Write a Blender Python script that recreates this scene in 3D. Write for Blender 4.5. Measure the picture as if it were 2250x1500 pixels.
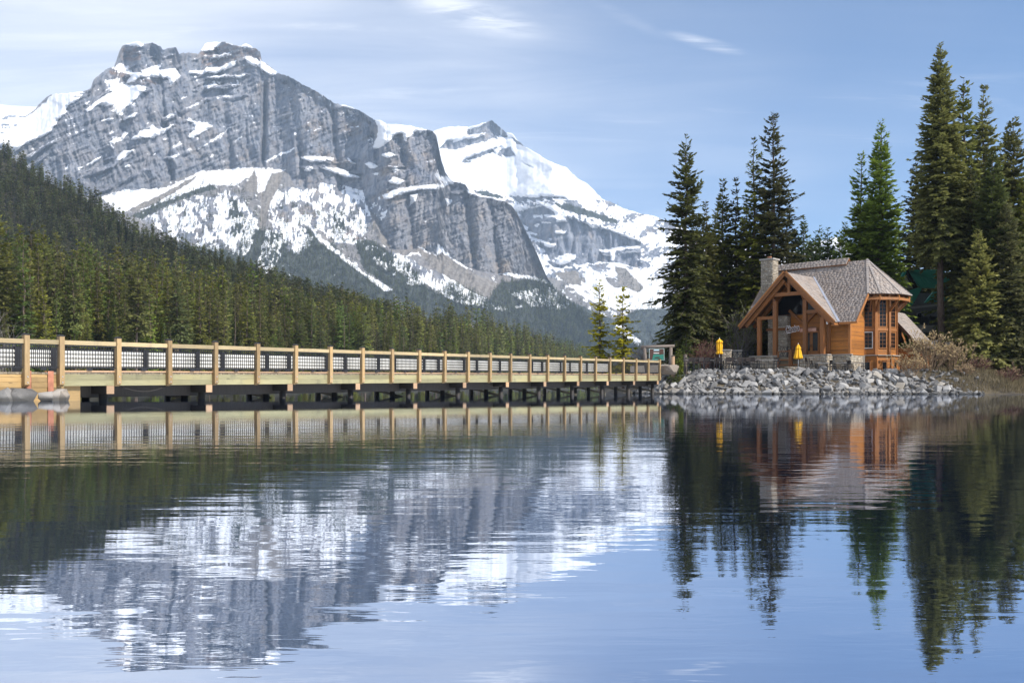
import bpy, bmesh, math, random
import numpy as np
from mathutils import Vector, Matrix

for _o in list(bpy.data.objects):
    bpy.data.objects.remove(_o)
scene = bpy.context.scene
COL = scene.collection
R = math.radians

# ------------------------------------------------------------------ camera
EYE = 0.42            # eye height above the lake level at the shore (m)
FPX = 2000.0          # focal length in photo pixels (2250 px wide)
HOR = 855.0           # photo row of the horizon
cam_d = bpy.data.cameras.new('camera')
cam = bpy.data.objects.new('camera', cam_d)
COL.objects.link(cam)
cam.location = (0, 0, EYE)
cam.rotation_euler = (R(90), 0, 0)
cam_d.sensor_width = 36.0
cam_d.lens = FPX / 2250 * 36
cam_d.shift_y = (HOR - 750) / 2250
cam_d.clip_start = 0.1
cam_d.clip_end = 30000
scene.camera = cam

# ------------------------------------------------------------------ sun and sky
SUN_AZ = R(125)       # from +Y (away from the camera) turning to +X (right)
SUN_EL = R(38)
world = bpy.data.worlds.new('World')
scene.world = world
world.use_nodes = True
wn, wl = world.node_tree.nodes, world.node_tree.links
wn.clear()
w_out = wn.new('ShaderNodeOutputWorld')
w_bg = wn.new('ShaderNodeBackground')
w_bg.inputs['Strength'].default_value = 0.094
sky = wn.new('ShaderNodeTexSky')
sky.sky_type = 'NISHITA'
sky.sun_disc = False
sky.sun_elevation = SUN_EL
sky.sun_rotation = SUN_AZ
sky.altitude = 1300
sky.air_density = 1.0
sky.dust_density = 0.6
sky.ozone_density = 2.2
# thin high cloud: noise on the plane of the cloud layer
w_tc = wn.new('ShaderNodeTexCoord')
w_sep = wn.new('ShaderNodeSeparateXYZ')
wl.new(w_tc.outputs['Generated'], w_sep.inputs[0])
def wmath(op, a, b=None, c=None):
    n = wn.new('ShaderNodeMath'); n.operation = op
    for i, v in enumerate((a, b, c)):
        if v is None: continue
        if isinstance(v, (int, float)): n.inputs[i].default_value = v
        else: wl.new(v, n.inputs[i])
    return n.outputs[0]
den = wmath('ADD', wmath('MAXIMUM', w_sep.outputs['Z'], 0.0), 0.16)
cx = wmath('DIVIDE', w_sep.outputs['X'], den)
cy = wmath('DIVIDE', w_sep.outputs['Y'], den)
w_comb = wn.new('ShaderNodeCombineXYZ')
wl.new(cx, w_comb.inputs[0]); wl.new(cy, w_comb.inputs[1])
def wnoise(loc, rot, scl, scale, detail, rough, dist):
    m = wn.new('ShaderNodeMapping')
    m.inputs['Location'].default_value = loc
    m.inputs['Rotation'].default_value = (0, 0, rot)
    m.inputs['Scale'].default_value = scl
    wl.new(w_comb.outputs[0], m.inputs['Vector'])
    n = wn.new('ShaderNodeTexNoise')
    n.inputs['Scale'].default_value = scale
    n.inputs['Detail'].default_value = detail
    n.inputs['Roughness'].default_value = rough
    n.inputs['Distortion'].default_value = dist
    wl.new(m.outputs[0], n.inputs['Vector'])
    return n.outputs['Fac']
def wramp(v, a, b, lo=0.0, hi=1.0):
    n = wn.new('ShaderNodeMapRange'); n.interpolation_type = 'SMOOTHSTEP'
    n.inputs[1].default_value = a; n.inputs[2].default_value = b
    n.inputs[3].default_value = lo; n.inputs[4].default_value = hi
    wl.new(v, n.inputs[0]); return n.outputs[0]
warp = wmath('MULTIPLY', wmath('SUBTRACT', wnoise((0.35, 0.1, 0), 0.0, (0.5, 0.5, 1), 1.2, 3, 0.55, 0.3), 0.5), 2.6)
bank = wramp(wmath('ADD', cx, warp), -0.80, 0.74, 1.0, 0.0)        # cloud bank that fills the sky to the left
veil_fine = wramp(wnoise((2.0, 0.7, 0), 0.30, (0.55, 2.4, 1), 1.3, 8, 0.60, 0.8), 0.33, 0.74)
veil = wmath('MULTIPLY', bank, wmath('ADD', wmath('MULTIPLY', veil_fine, 0.50), 0.50))
wisp = wramp(wnoise((4.6, 1.9, 0), -0.5, (0.8, 3.2, 1), 1.1, 8, 0.62, 1.1), 0.56, 0.80)
streak = wramp(wnoise((7.3, 3.1, 0), 0.08, (0.30, 2.2, 1), 1.5, 6, 0.55, 0.4), 0.42, 0.72)
haze_low = wmath('MULTIPLY', wramp(w_sep.outputs['Z'], 0.03, 0.28, 0.38, 0.0), wmath('ADD', wmath('MULTIPLY', streak, 0.7), 0.4))
cloud = wmath('MINIMUM', wmath('ADD', wmath('ADD', wmath('MULTIPLY', veil, 0.95), wmath('MULTIPLY', wisp, 0.40)), wmath('ADD', haze_low, wmath('MULTIPLY', streak, 0.05))), 0.88)
# two feathered cirrus wisps
tx_ = wmath('DIVIDE', w_sep.outputs['X'], wmath('MAXIMUM', w_sep.outputs['Y'], 0.02)); tz_ = wmath('DIVIDE', w_sep.outputs['Z'], wmath('MAXIMUM', w_sep.outputs['Y'], 0.02))
feather = wramp(wnoise((1.0, 5.0, 0), -0.45, (2.2, 9.0, 1), 1.6, 8, 0.65, 1.2), 0.30, 0.72)
for (ax, az, la, lb, an, st) in ((-0.045, 0.412, 0.085, 0.020, -0.27, 0.85), (0.212, 0.380, 0.045, 0.0075, -0.25, 0.6), (0.13, 0.405, 0.05, 0.008, -0.45, 0.12)):
    dx, dz = wmath('SUBTRACT', tx_, ax), wmath('SUBTRACT', tz_, az); ca_, sa_ = math.cos(an), math.sin(an)
    u_ = wmath('DIVIDE', wmath('ADD', wmath('MULTIPLY', dx, ca_), wmath('MULTIPLY', dz, sa_)), la); v_ = wmath('DIVIDE', wmath('SUBTRACT', wmath('MULTIPLY', dz, ca_), wmath('MULTIPLY', dx, sa_)), lb)
    g_ = wramp(wmath('SQRT', wmath('ADD', wmath('MULTIPLY', u_, u_), wmath('MULTIPLY', v_, v_))), 0.0, 1.25, st, 0.0)
    cloud = wmath('MINIMUM', wmath('ADD', cloud, wmath('MULTIPLY', g_, feather)), 0.92)
w_mix = wn.new('ShaderNodeMix'); w_mix.data_type = 'RGBA'
wl.new(cloud, w_mix.inputs[0])
w_tint = wn.new('ShaderNodeMix'); w_tint.data_type = 'RGBA'; w_tint.blend_type = 'MULTIPLY'
w_tint.inputs[0].default_value = 1.0
wl.new(sky.outputs[0], w_tint.inputs[6]); w_tint.inputs[7].default_value = (0.72, 0.95, 1.17, 1)
wl.new(w_tint.outputs[2], w_mix.inputs[6])
w_mix.inputs[7].default_value = (8.6, 8.8, 9.3, 1)
wl.new(w_mix.outputs[2], w_bg.inputs['Color'])
wl.new(w_bg.outputs[0], w_out.inputs['Surface'])

sun_d = bpy.data.lights.new('sun', 'SUN')
sun_d.energy = 4.2
sun_d.angle = R(0.53)
sun_d.color = (1.0, 0.93, 0.83)
sun = bpy.data.objects.new('sun', sun_d)
COL.objects.link(sun)
to_sun = Vector((math.sin(SUN_AZ) * math.cos(SUN_EL), math.cos(SUN_AZ) * math.cos(SUN_EL), math.sin(SUN_EL)))
sun.rotation_euler = to_sun.to_track_quat('Z', 'Y').to_euler()
sun.location = (60, -40, 60)

vs = scene.view_settings
vs.view_transform = 'Standard'
vs.look = 'None'
vs.exposure = 0.46
vs.gamma = 1.0
vs.use_curve_mapping = False
scene.cycles.use_denoising = True
scene.cycles.max_bounces = 8
scene.cycles.diffuse_bounces = 3
scene.cycles.glossy_bounces = 3
scene.cycles.transparent_max_bounces = 12
scene.cycles.volume_bounces = 1
scene.cycles.sample_clamp_indirect = 6.0

# ------------------------------------------------------------------ helpers
def at(px, py, Y):
    """world point that the photo shows at pixel (px, py), standing Y metres away"""
    return Vector(((px - 1125) / FPX * Y, Y, EYE + (HOR - py) / FPX * Y))

def tag(o, label=None, cat=None, group=None, kind=None):
    if label: o['label'] = label
    if cat: o['category'] = cat
    if group: o['group'] = group
    if kind: o['kind'] = kind
    return o

def link(name, data, parent=None, loc=None, rotz=None):
    o = bpy.data.objects.new(name, data)
    COL.objects.link(o)
    if parent is not None: o.parent = parent
    if loc is not None: o.location = loc
    if rotz is not None: o.rotation_euler = (0, 0, rotz)
    return o

def empty(name, loc=(0, 0, 0), rotz=0.0, parent=None):
    o = link(name, None, parent, loc, rotz)
    o.empty_display_size = 0.3
    return o

class MB:
    """collects faces of ONE part"""
    def __init__(s): s.v, s.f, s.sm = [], [], []
    def poly(s, pts, smooth=False):
        b = len(s.v); s.v += [tuple(p) for p in pts]; s.f.append(tuple(range(b, b + len(pts)))); s.sm.append(smooth); return s
    def hexa(s, p):
        b = len(s.v); s.v += [tuple(q) for q in p]
        for q in ((0, 3, 2, 1), (4, 5, 6, 7), (0, 1, 5, 4), (1, 2, 6, 5), (2, 3, 7, 6), (3, 0, 4, 7)):
            s.f.append(tuple(b + i for i in q)); s.sm.append(False)
        return s
    def box(s, c, d, rotz=0.0):
        x, y, z = d[0] / 2, d[1] / 2, d[2] / 2
        ca, sa = math.cos(rotz), math.sin(rotz)
        pts = []
        for dz in (-z, z):
            for dx, dy in ((-x, -y), (x, -y), (x, y), (-x, y)):
                pts.append((c[0] + dx * ca - dy * sa, c[1] + dx * sa + dy * ca, c[2] + dz))
        return s.hexa(pts)
    def bounds(s, lo, hi):
        return s.box([(a + b) / 2 for a, b in zip(lo, hi)], [b - a for a, b in zip(lo, hi)])
    def beam(s, p0, p1, w, h, up=(0, 0, 1)):
        p0, p1 = Vector(p0), Vector(p1)
        d = (p1 - p0).normalized(); u = Vector(up)
        sd = d.cross(u)
        if sd.length < 1e-4: sd = d.cross(Vector((0, 1, 0)))
        sd.normalize(); u = sd.cross(d).normalized()
        a, b = sd * w / 2, u * h / 2
        return s.hexa([p0 - a - b, p0 + a - b, p0 + a + b, p0 - a + b, p1 - a - b, p1 + a - b, p1 + a + b, p1 - a + b])
    def tube(s, pts, rad, n=8, caps=True):
        pts = [Vector(p) for p in pts]
        if not hasattr(rad, '__len__'): rad = [rad] * len(pts)
        b = len(s.v); prev = None
        for i, p in enumerate(pts):
            d = (pts[min(i + 1, len(pts) - 1)] - pts[max(i - 1, 0)]).normalized()
            a = Vector((0, 0, 1)) if abs(d.z) < 0.9 else Vector((1, 0, 0))
            if prev is not None: a = prev
            x = (a - d * a.dot(d)).normalized(); prev = x
            y = d.cross(x)
            for k in range(n):
                t = 2 * math.pi * k / n
                s.v.append(tuple(p + (x * math.cos(t) + y * math.sin(t)) * rad[i]))
        for i in range(len(pts) - 1):
            for k in range(n):
                k2 = (k + 1) % n
                s.f.append((b + i * n + k, b + i * n + k2, b + (i + 1) * n + k2, b + (i + 1) * n + k)); s.sm.append(n > 4)
        if caps:
            s.f.append(tuple(b + k for k in reversed(range(n)))); s.sm.append(False)
            e = b + (len(pts) - 1) * n
            s.f.append(tuple(e + k for k in range(n))); s.sm.append(False)
        return s
    def lathe(s, prof, n=16, c=(0, 0, 0), fold=0.0, folds=8):
        b = len(s.v)
        for r, z in prof:
            for k in range(n):
                t = 2 * math.pi * k / n
                q = r * (1 + fold * math.cos(folds * t))
                s.v.append((c[0] + q * math.cos(t), c[1] + q * math.sin(t), c[2] + z))
        for i in range(len(prof) - 1):
            for k in range(n):
                k2 = (k + 1) % n
                s.f.append((b + i * n + k, b + i * n + k2, b + (i + 1) * n + k2, b + (i + 1) * n + k)); s.sm.append(True)
        s.f.append(tuple(b + k for k in reversed(range(n)))); s.sm.append(False)
        e = b + (len(prof) - 1) * n
        s.f.append(tuple(e + k for k in range(n))); s.sm.append(False)
        return s
    def prism(s, pts, off):
        """closed slab: polygon pts (3-D) pushed along off"""
        a = [Vector(p) for p in pts]; o = Vector(off); b = len(s.v); n = len(a)
        s.v += [tuple(p) for p in a] + [tuple(p + o) for p in a]
        s.f.append(tuple(b + i for i in reversed(range(n)))); s.f.append(tuple(b + n + i for i in range(n)))
        s.sm += [False, False]
        for i in range(n):
            j = (i + 1) % n
            s.f.append((b + i, b + j, b + n + j, b + n + i)); s.sm.append(False)
        return s
    def mesh(s, name, mat):
        me = bpy.data.meshes.new(name)
        me.from_pydata(s.v, [], s.f)
        me.polygons.foreach_set('use_smooth', s.sm)
        if mat is not None: me.materials.append(mat)
        me.update(); return me
    def build(s, name, mat, parent=None, loc=None, rotz=None, fix=True):
        me = s.mesh(name, mat)
        if fix:
            bm = bmesh.new(); bm.from_mesh(me); bmesh.ops.recalc_face_normals(bm, faces=bm.faces); bm.to_mesh(me); bm.free()
        return link(name, me, parent, loc, rotz)

def np_mesh(name, verts, faces, mat, smooth=False, attrs=None):
    """verts (n,3), faces (m,k) arrays; attrs: name -> per-vertex float array"""
    me = bpy.data.meshes.new(name)
    verts = np.asarray(verts, dtype=np.float32); faces = np.asarray(faces, dtype=np.int32)
    m, k = faces.shape
    me.vertices.add(len(verts)); me.vertices.foreach_set('co', verts.ravel())
    me.loops.add(m * k); me.loops.foreach_set('vertex_index', faces.ravel())
    me.polygons.add(m)
    me.polygons.foreach_set('loop_start', np.arange(0, m * k, k, dtype=np.int32))
    me.polygons.foreach_set('loop_total', np.full(m, k, dtype=np.int32))
    if smooth: me.polygons.foreach_set('use_smooth', np.ones(m, dtype=bool))
    for nm, arr in (attrs or {}).items():
        a = me.attributes.new(nm, 'FLOAT', 'POINT')
        a.data.foreach_set('value', np.asarray(arr, dtype=np.float32).ravel())
    me.update(calc_edges=True)
    me.validate()
    if mat is not None: me.materials.append(mat)
    return me

# numpy noise -------------------------------------------------------
def _hash(ix, iy, seed):
    h = (ix.astype(np.int64) * 374761393 + iy.astype(np.int64) * 668265263 + seed * 1442695041) & 0xFFFFFFFF
    h = ((h ^ (h >> 13)) * 1274126177) & 0xFFFFFFFF
    return (h ^ (h >> 16)) & 0xFFFFFFFF

def pnoise(x, y, seed=0):
    x = np.asarray(x, float); y = np.asarray(y, float)
    x, y = np.broadcast_arrays(x, y)
    x0 = np.floor(x); y0 = np.floor(y); fx = x - x0; fy = y - y0
    ux = fx * fx * fx * (fx * (fx * 6 - 15) + 10); uy = fy * fy * fy * (fy * (fy * 6 - 15) + 10)
    def g(dx, dy):
        a = _hash(x0 + dx, y0 + dy, seed) * (2 * math.pi / 4294967296.0)
        return np.cos(a) * (fx - dx) + np.sin(a) * (fy - dy)
    n = (g(0, 0) * (1 - ux) + g(1, 0) * ux) * (1 - uy) + (g(0, 1) * (1 - ux) + g(1, 1) * ux) * uy
    return n * 1.41

def fbm(x, y, seed=0, octs=5, gain=0.5, lac=2.03):
    t = 0.0; a = 1.0; s = 0.0
    for i in range(octs):
        t = t + a * pnoise(np.asarray(x) * lac ** i, np.asarray(y) * lac ** i, seed + i * 17); s += a; a *= gain
    return t / s

def ridged(x, y, seed=0, octs=4, gain=0.5, lac=2.1):
    t = 0.0; a = 1.0; s = 0.0
    for i in range(octs):
        t = t + a * (1 - 2 * np.abs(pnoise(np.asarray(x) * lac ** i, np.asarray(y) * lac ** i, seed + i * 31))); s += a; a *= gain
    return t / s

def sstep(a, b, x):
    t = np.clip((np.asarray(x, float) - a) / (b - a), 0, 1); return t * t * (3 - 2 * t)

def curve(pts):
    p = np.array(pts, float)
    return lambda x: np.interp(x, p[:, 0], p[:, 1])

def inside(px, py, poly):
    P = np.array(poly, float); out = np.zeros(px.shape, bool)
    m = (px >= P[:, 0].min()) & (px <= P[:, 0].max()) & (py >= P[:, 1].min()) & (py <= P[:, 1].max())
    x, y = px[m], py[m]; r = np.zeros(x.shape, bool); j = len(P) - 1
    for i in range(len(P)):
        xi, yi, xj, yj = P[i, 0], P[i, 1], P[j, 0], P[j, 1]
        c = ((yi > y) != (yj > y)) & (x < (xj - xi) * (y - yi) / ((yj - yi) + 1e-12) + xi)
        r ^= c; j = i
    out[m] = r; return out

def blur(a, s, axis):
    if s <= 0: return a
    r = int(s * 2.5) + 1; k = np.exp(-0.5 * (np.arange(-r, r + 1) / s) ** 2); k /= k.sum()
    pad = [(0, 0)] * a.ndim; pad[axis] = (r, r)
    b = np.pad(a, pad, mode='edge'); out = np.zeros_like(a, dtype=float)
    for i, w in enumerate(k):
        sl = [slice(None)] * a.ndim; sl[axis] = slice(i, i + a.shape[axis]); out += w * b[tuple(sl)]
    return out

# materials ---------------------------------------------------------
class Mat:
    def __init__(s, name):
        s.m = bpy.data.materials.new(name); s.m.use_nodes = True
        s.n = s.m.node_tree.nodes; s.l = s.m.node_tree.links
        s.b = s.n['Principled BSDF']; s.out = s.n['Material Output']
    def put(s, sock, v):
        if hasattr(v, 'node'): s.l.new(v, sock)
        elif isinstance(v, (tuple, list)) and len(v) == 3 and sock.type == 'RGBA': sock.default_value = (*v, 1)
        else: sock.default_value = v
    def math(s, op, a, b=0.0, c=None):
        n = s.n.new('ShaderNodeMath'); n.operation = op; s.put(n.inputs[0], a); s.put(n.inputs[1], b)
        if c is not None: s.put(n.inputs[2], c)
        return n.outputs[0]
    def mix(s, f, a, b, blend='MIX'):
        n = s.n.new('ShaderNodeMix'); n.data_type = 'RGBA'; n.blend_type = blend
        s.put(n.inputs[0], f); s.put(n.inputs[6], a); s.put(n.inputs[7], b); return n.outputs[2]
    def rng(s, v, a, b, lo=0.0, hi=1.0, smooth=True):
        n = s.n.new('ShaderNodeMapRange'); n.interpolation_type = 'SMOOTHSTEP' if smooth else 'LINEAR'
        s.put(n.inputs[0], v); n.inputs[1].default_value = a; n.inputs[2].default_value = b
        n.inputs[3].default_value = lo; n.inputs[4].default_value = hi; return n.outputs[0]
    def coord(s, kind='Object'): return s.n.new('ShaderNodeTexCoord').outputs[kind]
    def pos(s): return s.n.new('ShaderNodeNewGeometry').outputs['Position']
    def map(s, v, scl=(1, 1, 1), rot=(0, 0, 0), loc=(0, 0, 0)):
        n = s.n.new('ShaderNodeMapping'); s.put(n.inputs['Vector'], v)
        n.inputs['Scale'].default_value = scl; n.inputs['Rotation'].default_value = rot; n.inputs['Location'].default_value = loc
        return n.outputs[0]
    def noise(s, v, scale, detail=4, rough=0.55, dist=0.0):
        n = s.n.new('ShaderNodeTexNoise'); s.put(n.inputs['Vector'], v)
        n.inputs['Scale'].default_value = scale; n.inputs['Detail'].default_value = detail
        n.inputs['Roughness'].default_value = rough; n.inputs['Distortion'].default_value = dist
        return n.outputs['Fac']
    def attr(s, name):
        n = s.n.new('ShaderNodeAttribute'); n.attribute_name = name; return n.outputs['Fac']
    def rand(s): return s.n.new('ShaderNodeObjectInfo').outputs['Random']
    def bump(s, h, strength=0.5, dist=0.02):
        n = s.n.new('ShaderNodeBump'); n.inputs['Strength'].default_value = strength; n.inputs['Distance'].default_value = dist
        s.put(n.inputs['Height'], h); return n.outputs['Normal']
    def set(s, color=None, rough=None, normal=None, metal=None, spec=None):
        if color is not None: s.put(s.b.inputs['Base Color'], color)
        if rough is not None: s.put(s.b.inputs['Roughness'], rough)
        if normal is not None: s.l.new(normal, s.b.inputs['Normal'])
        if metal is not None: s.put(s.b.inputs['Metallic'], metal)
        if spec is not None: s.put(s.b.inputs['Specular IOR Level'], spec)
        return s.m

def plain(name, col, rough=0.6, var=0.25, scale=3.0, metal=0.0, bump=0.0, spec=0.4):
    m = Mat(name); c = m.coord()
    nz = m.noise(c, scale, 5, 0.6)
    f = m.rng(nz, 0.3, 0.7, 1 - var, 1 + var, False)
    f = m.math('MULTIPLY', f, m.rng(m.rand(), 0, 1, 1 - var * 0.6, 1 + var * 0.6, False))
    col4 = m.n.new('ShaderNodeRGB'); col4.outputs[0].default_value = (*col, 1)
    v = m.n.new('ShaderNodeVectorMath'); v.operation = 'SCALE'; m.l.new(col4.outputs[0], v.inputs[0]); m.l.new(f, v.inputs['Scale'])
    nrm = m.bump(m.noise(c, scale * 6, 6, 0.6), bump, 0.02) if bump else None
    return m.set(v.outputs[0], rough, nrm, metal, spec)

def wood(name, col, dark=0.55, scale=1.0, axis='X', rough=0.65, knots=True, warm=(1.0, 0.9, 0.75)):
    """lumber: grain streaks along the local axis, knots, board-to-board variation"""
    m = Mat(name); c = m.coord()
    off = m.n.new('ShaderNodeVectorMath'); off.operation = 'ADD'
    rr = m.n.new('ShaderNodeCombineXYZ'); m.l.new(m.math('MULTIPLY', m.rand(), 37.0), rr.inputs[0]); m.l.new(m.math('MULTIPLY', m.rand(), 91.0), rr.inputs[1])
    m.l.new(c, off.inputs[0]); m.l.new(rr.outputs[0], off.inputs[1]); c2 = off.outputs[0]
    scl = {'X': (0.5, 7, 7), 'Y': (7, 0.5, 7), 'Z': (7, 7, 0.5)}[axis]
    g = m.noise(m.map(c2, tuple(k * scale for k in scl)), 4.0, 6, 0.65, 0.6)
    big = m.noise(c2, 0.9 * scale, 3, 0.5)
    k = m.n.new('ShaderNodeTexVoronoi'); k.inputs['Scale'].default_value = 2.2 * scale; m.l.new(m.map(c2, tuple((0.45 if q < 1 else 1.3) for q in scl)), k.inputs['Vector'])
    kn = m.rng(k.outputs['Distance'], 0.05, 0.11, 1.0 if knots else 0.0, 0.0)
    base = m.mix(m.rng(g, 0.35, 0.7), tuple(q * dark for q in col), col)
    base = m.mix(m.math('MULTIPLY', m.rng(big, 0.45, 0.75), 0.5), base, tuple(a * b for a, b in zip(col, warm)))
    base = m.mix(m.math('MULTIPLY', kn, 0.7), base, tuple(q * 0.35 for q in col))
    st = m.noise(m.map(c2, (1.1, 1.1, 0.35)), 1.7 * scale, 6, 0.65, 0.8)
    base = m.mix(m.math('MULTIPLY', m.rng(st, 0.52, 0.78), 0.55), base, tuple(0.5 * (q * 0.45) + 0.03 for q in col))
    vv = m.n.new('ShaderNodeVectorMath'); vv.operation = 'SCALE'; m.l.new(base, vv.inputs[0])
    m.l.new(m.rng(m.rand(), 0, 1, 0.70, 1.2, False), vv.inputs['Scale'])
    return m.set(vv.outputs[0], rough, m.bump(g, 0.25, 0.01))

# ================================================================== SETTING
# ------------------------------------------------------------------ water
def water_profile():
    """the lake surface: level at the shore, sloped gently down towards the camera to shorten the reflections"""
    ys = [71.0]; zs = [0.0]; y, d = 71.0, 0.0
    while y > 1.2:
        st = y * 0.01
        a = (EYE + d) / y
        d += st * (0.100 * max(a - 0.0055, 0.0) + 0.002 * min(max((a - 0.012) / 0.04, 0.0), 1.0)); y -= st
        ys.append(y); zs.append(-d)
    return ys, zs
wy, wz = water_profile()  # slope added to the level lake so that mirrored shapes come out shorter
prof = [(-60.0, wz[-1])] + list(zip(wy[::-1], wz[::-1])) + [(100, 0.0), (400, 0.0), (1600, 0.0), (4000, 0.0)]
wv, wf = [], []
xs = [-3000, -400, -60, -12, 0, 12, 60, 400, 3000]
for (yy, zz) in prof:
    for xx in xs: wv.append((xx, yy, zz))
nx = len(xs)
for i in range(len(prof) - 1):
    for k in range(nx - 1):
        wf.append((i * nx + k, i * nx + k + 1, (i + 1) * nx + k + 1, (i + 1) * nx + k))
m = Mat('lake_water')
p = m.pos()
sepn = m.n.new('ShaderNodeSeparateXYZ'); m.l.new(p, sepn.inputs[0])
near = m.rng(sepn.outputs['Y'], 2.0, 20.0, 1.0, 0.06, False)
far = m.rng(sepn.outputs['Y'], 9.0, 32.0, 0.0, 1.0, False)
patch = m.rng(m.noise(m.map(p, (0.05, 0.16, 1.0)), 1.0, 3, 0.5), 0.35, 0.65, 0.45, 1.25, False)     # cat's-paws of wind
h1 = m.noise(m.map(p, (0.20, 1.0, 1.0), (0, 0, 0.05)), 3.4, 2, 0.5, 0.2)
h2 = m.noise(m.map(p, (0.30, 1.2, 1.0), (0, 0, -0.12)), 10.0, 3, 0.5, 0.3)
h3 = m.noise(m.map(p, (0.2, 0.6, 1.0), (0, 0, 0.1)), 1.2, 2, 0.5, 0.0)
h4 = m.noise(m.map(p, (0.5, 1.2, 1.0), (0, 0, -0.2)), 9.0, 2, 0.5, 0.0)
h = m.math('ADD', m.math('ADD', m.math('MULTIPLY', h1, 0.0056), m.math('MULTIPLY', h2, 0.0015)), m.math('MULTIPLY', h3, 0.0038))
h = m.math('MULTIPLY', m.math('MULTIPLY', h, near), patch)
h = m.math('ADD', h, m.math('MULTIPLY', m.math('MULTIPLY', h4, far), 0.00030))
bn = m.n.new('ShaderNodeBump'); bn.inputs['Distance'].default_value = 1.0
m.l.new(h, bn.inputs['Height']); bn.inputs['Strength'].default_value = 1.0
m.n.remove(m.b)
gl = m.n.new('ShaderNodeBsdfGlossy'); gl.inputs['Color'].default_value = (0.87, 0.915, 1.0, 1); gl.inputs['Roughness'].default_value = 0.015
df = m.n.new('ShaderNodeBsdfDiffuse'); df.inputs['Color'].default_value = (0.006, 0.012, 0.03, 1)
lw = m.n.new('ShaderNodeLayerWeight'); lw.inputs['Blend'].default_value = 0.86
m.l.new(bn.outputs[0], gl.inputs['Normal']); m.l.new(bn.outputs[0], lw.inputs['Normal'])
ms = m.n.new('ShaderNodeMixShader'); m.l.new(m.rng(lw.outputs['Fresnel'], 0.0, 1.0, 0.62, 1.0, False), ms.inputs[0])
m.l.new(df.outputs[0], ms.inputs[1]); m.l.new(gl.outputs[0], ms.inputs[2]); m.l.new(ms.outputs[0], m.out.inputs['Surface'])
tag(link('lake_water', np_mesh('lake_water', wv, wf, m.m, smooth=True)), kind='structure', label='still dark lake water mirroring the mountains and cottage')

# ------------------------------------------------------------------ lake bed / far ground
gm = plain('ground_soil', (0.10, 0.085, 0.06), 0.95, 0.3, 0.05)
gme = MB().poly([(-12000, -12000, -3), (12000, -12000, -3), (12000, 12000, -3), (-12000, 12000, -3)]).mesh('ground', gm)
tag(link('ground', gme), kind='structure', label='brown ground sheet under the lake and valley')

# ------------------------------------------------------------------ mountains
def rock_snow_material():
    m = Mat('mountain_rock_and_snow')
    p = m.pos()
    n1 = m.noise(m.map(p, (0.004, 0.004, 0.0026)), 5.0, 9, 0.68, 1.2)       # vertical streaks
    n2 = m.noise(p, 0.012, 8, 0.65)
    n3 = m.noise(m.map(p, (0.001, 0.001, 0.016), (0.1, 0.28, 0)), 2.2, 6, 0.6, 0.6)   # strata
    n4 = m.noise(p, 0.07, 5, 0.6)
    grey = m.mix(m.rng(n1, 0.34, 0.66), (0.140, 0.160, 0.212), (0.385, 0.400, 0.445))
    grey = m.mix(m.math('MULTIPLY', m.rng(n3, 0.45, 0.62), 0.6), grey, (0.205, 0.222, 0.262))
    tan_ = m.mix(m.rng(n4, 0.35, 0.65), (0.30, 0.22, 0.16), (0.40, 0.34, 0.28))
    rock = m.mix(m.math('MULTIPLY', m.attr('warm'), m.rng(m.math('ADD', n2, m.math('MULTIPLY', n1, 0.5)), 0.62, 0.9)), grey, tan_)
    rock = m.mix(m.attr('red'), rock, m.mix(m.rng(n3, 0.4, 0.6), (0.15, 0.11, 0.09), (0.30, 0.20, 0.15)))
    scree = m.mix(m.rng(n4, 0.3, 0.7), (0.24, 0.215, 0.19), (0.34, 0.31, 0.28))
    rock = m.mix(m.attr('scree'), rock, scree)
    moss = m.mix(m.rng(n4, 0.3, 0.7), (0.028, 0.04, 0.03), (0.06, 0.075, 0.05))
    rock = m.mix(m.attr('wooded'), rock, moss)
    sn = m.math('ADD', m.attr('snow'), m.math('MULTIPLY', m.math('SUBTRACT', n4, 0.5), 0.9))
    sn = m.math('ADD', sn, m.math('MULTIPLY', m.math('SUBTRACT', n2, 0.5), 0.5))
    col = m.mix(m.rng(sn, 0.44, 0.56), rock, (0.86, 0.87, 0.89))
    fr = m.noise(m.map(p, (0.02, 0.02, 0.0055), (0.0, 0.22, 0.0)), 1.6, 8, 0.7, 0.3)          # fractures
    bh = m.math('ADD', m.math('ADD', m.math('MULTIPLY', n1, 0.8), m.math('MULTIPLY', n3, 0.8)), m.math('ADD', m.math('MULTIPLY', n4, 0.35), m.math('MULTIPLY', m.math('ABSOLUTE', m.math('SUBTRACT', fr, 0.5)), 2.2)))
    bp = m.n.new('ShaderNodeBump'); bp.inputs['Distance'].default_value = 26.0; m.l.new(bh, bp.inputs['Height']); m.l.new(m.rng(sn, 0.40, 0.6, 0.7, 0.08), bp.inputs['Strength'])
    return m.set(col, 0.9, bp.outputs[0], spec=0.15)
M_ROCK = rock_snow_material()

def Z1(*c): return [(x / 3, 60 + y / 3) for x, y in c]
def Z2(*c): return [(600 + x / 3, 200 + y / 3) for x, y in c]

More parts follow.
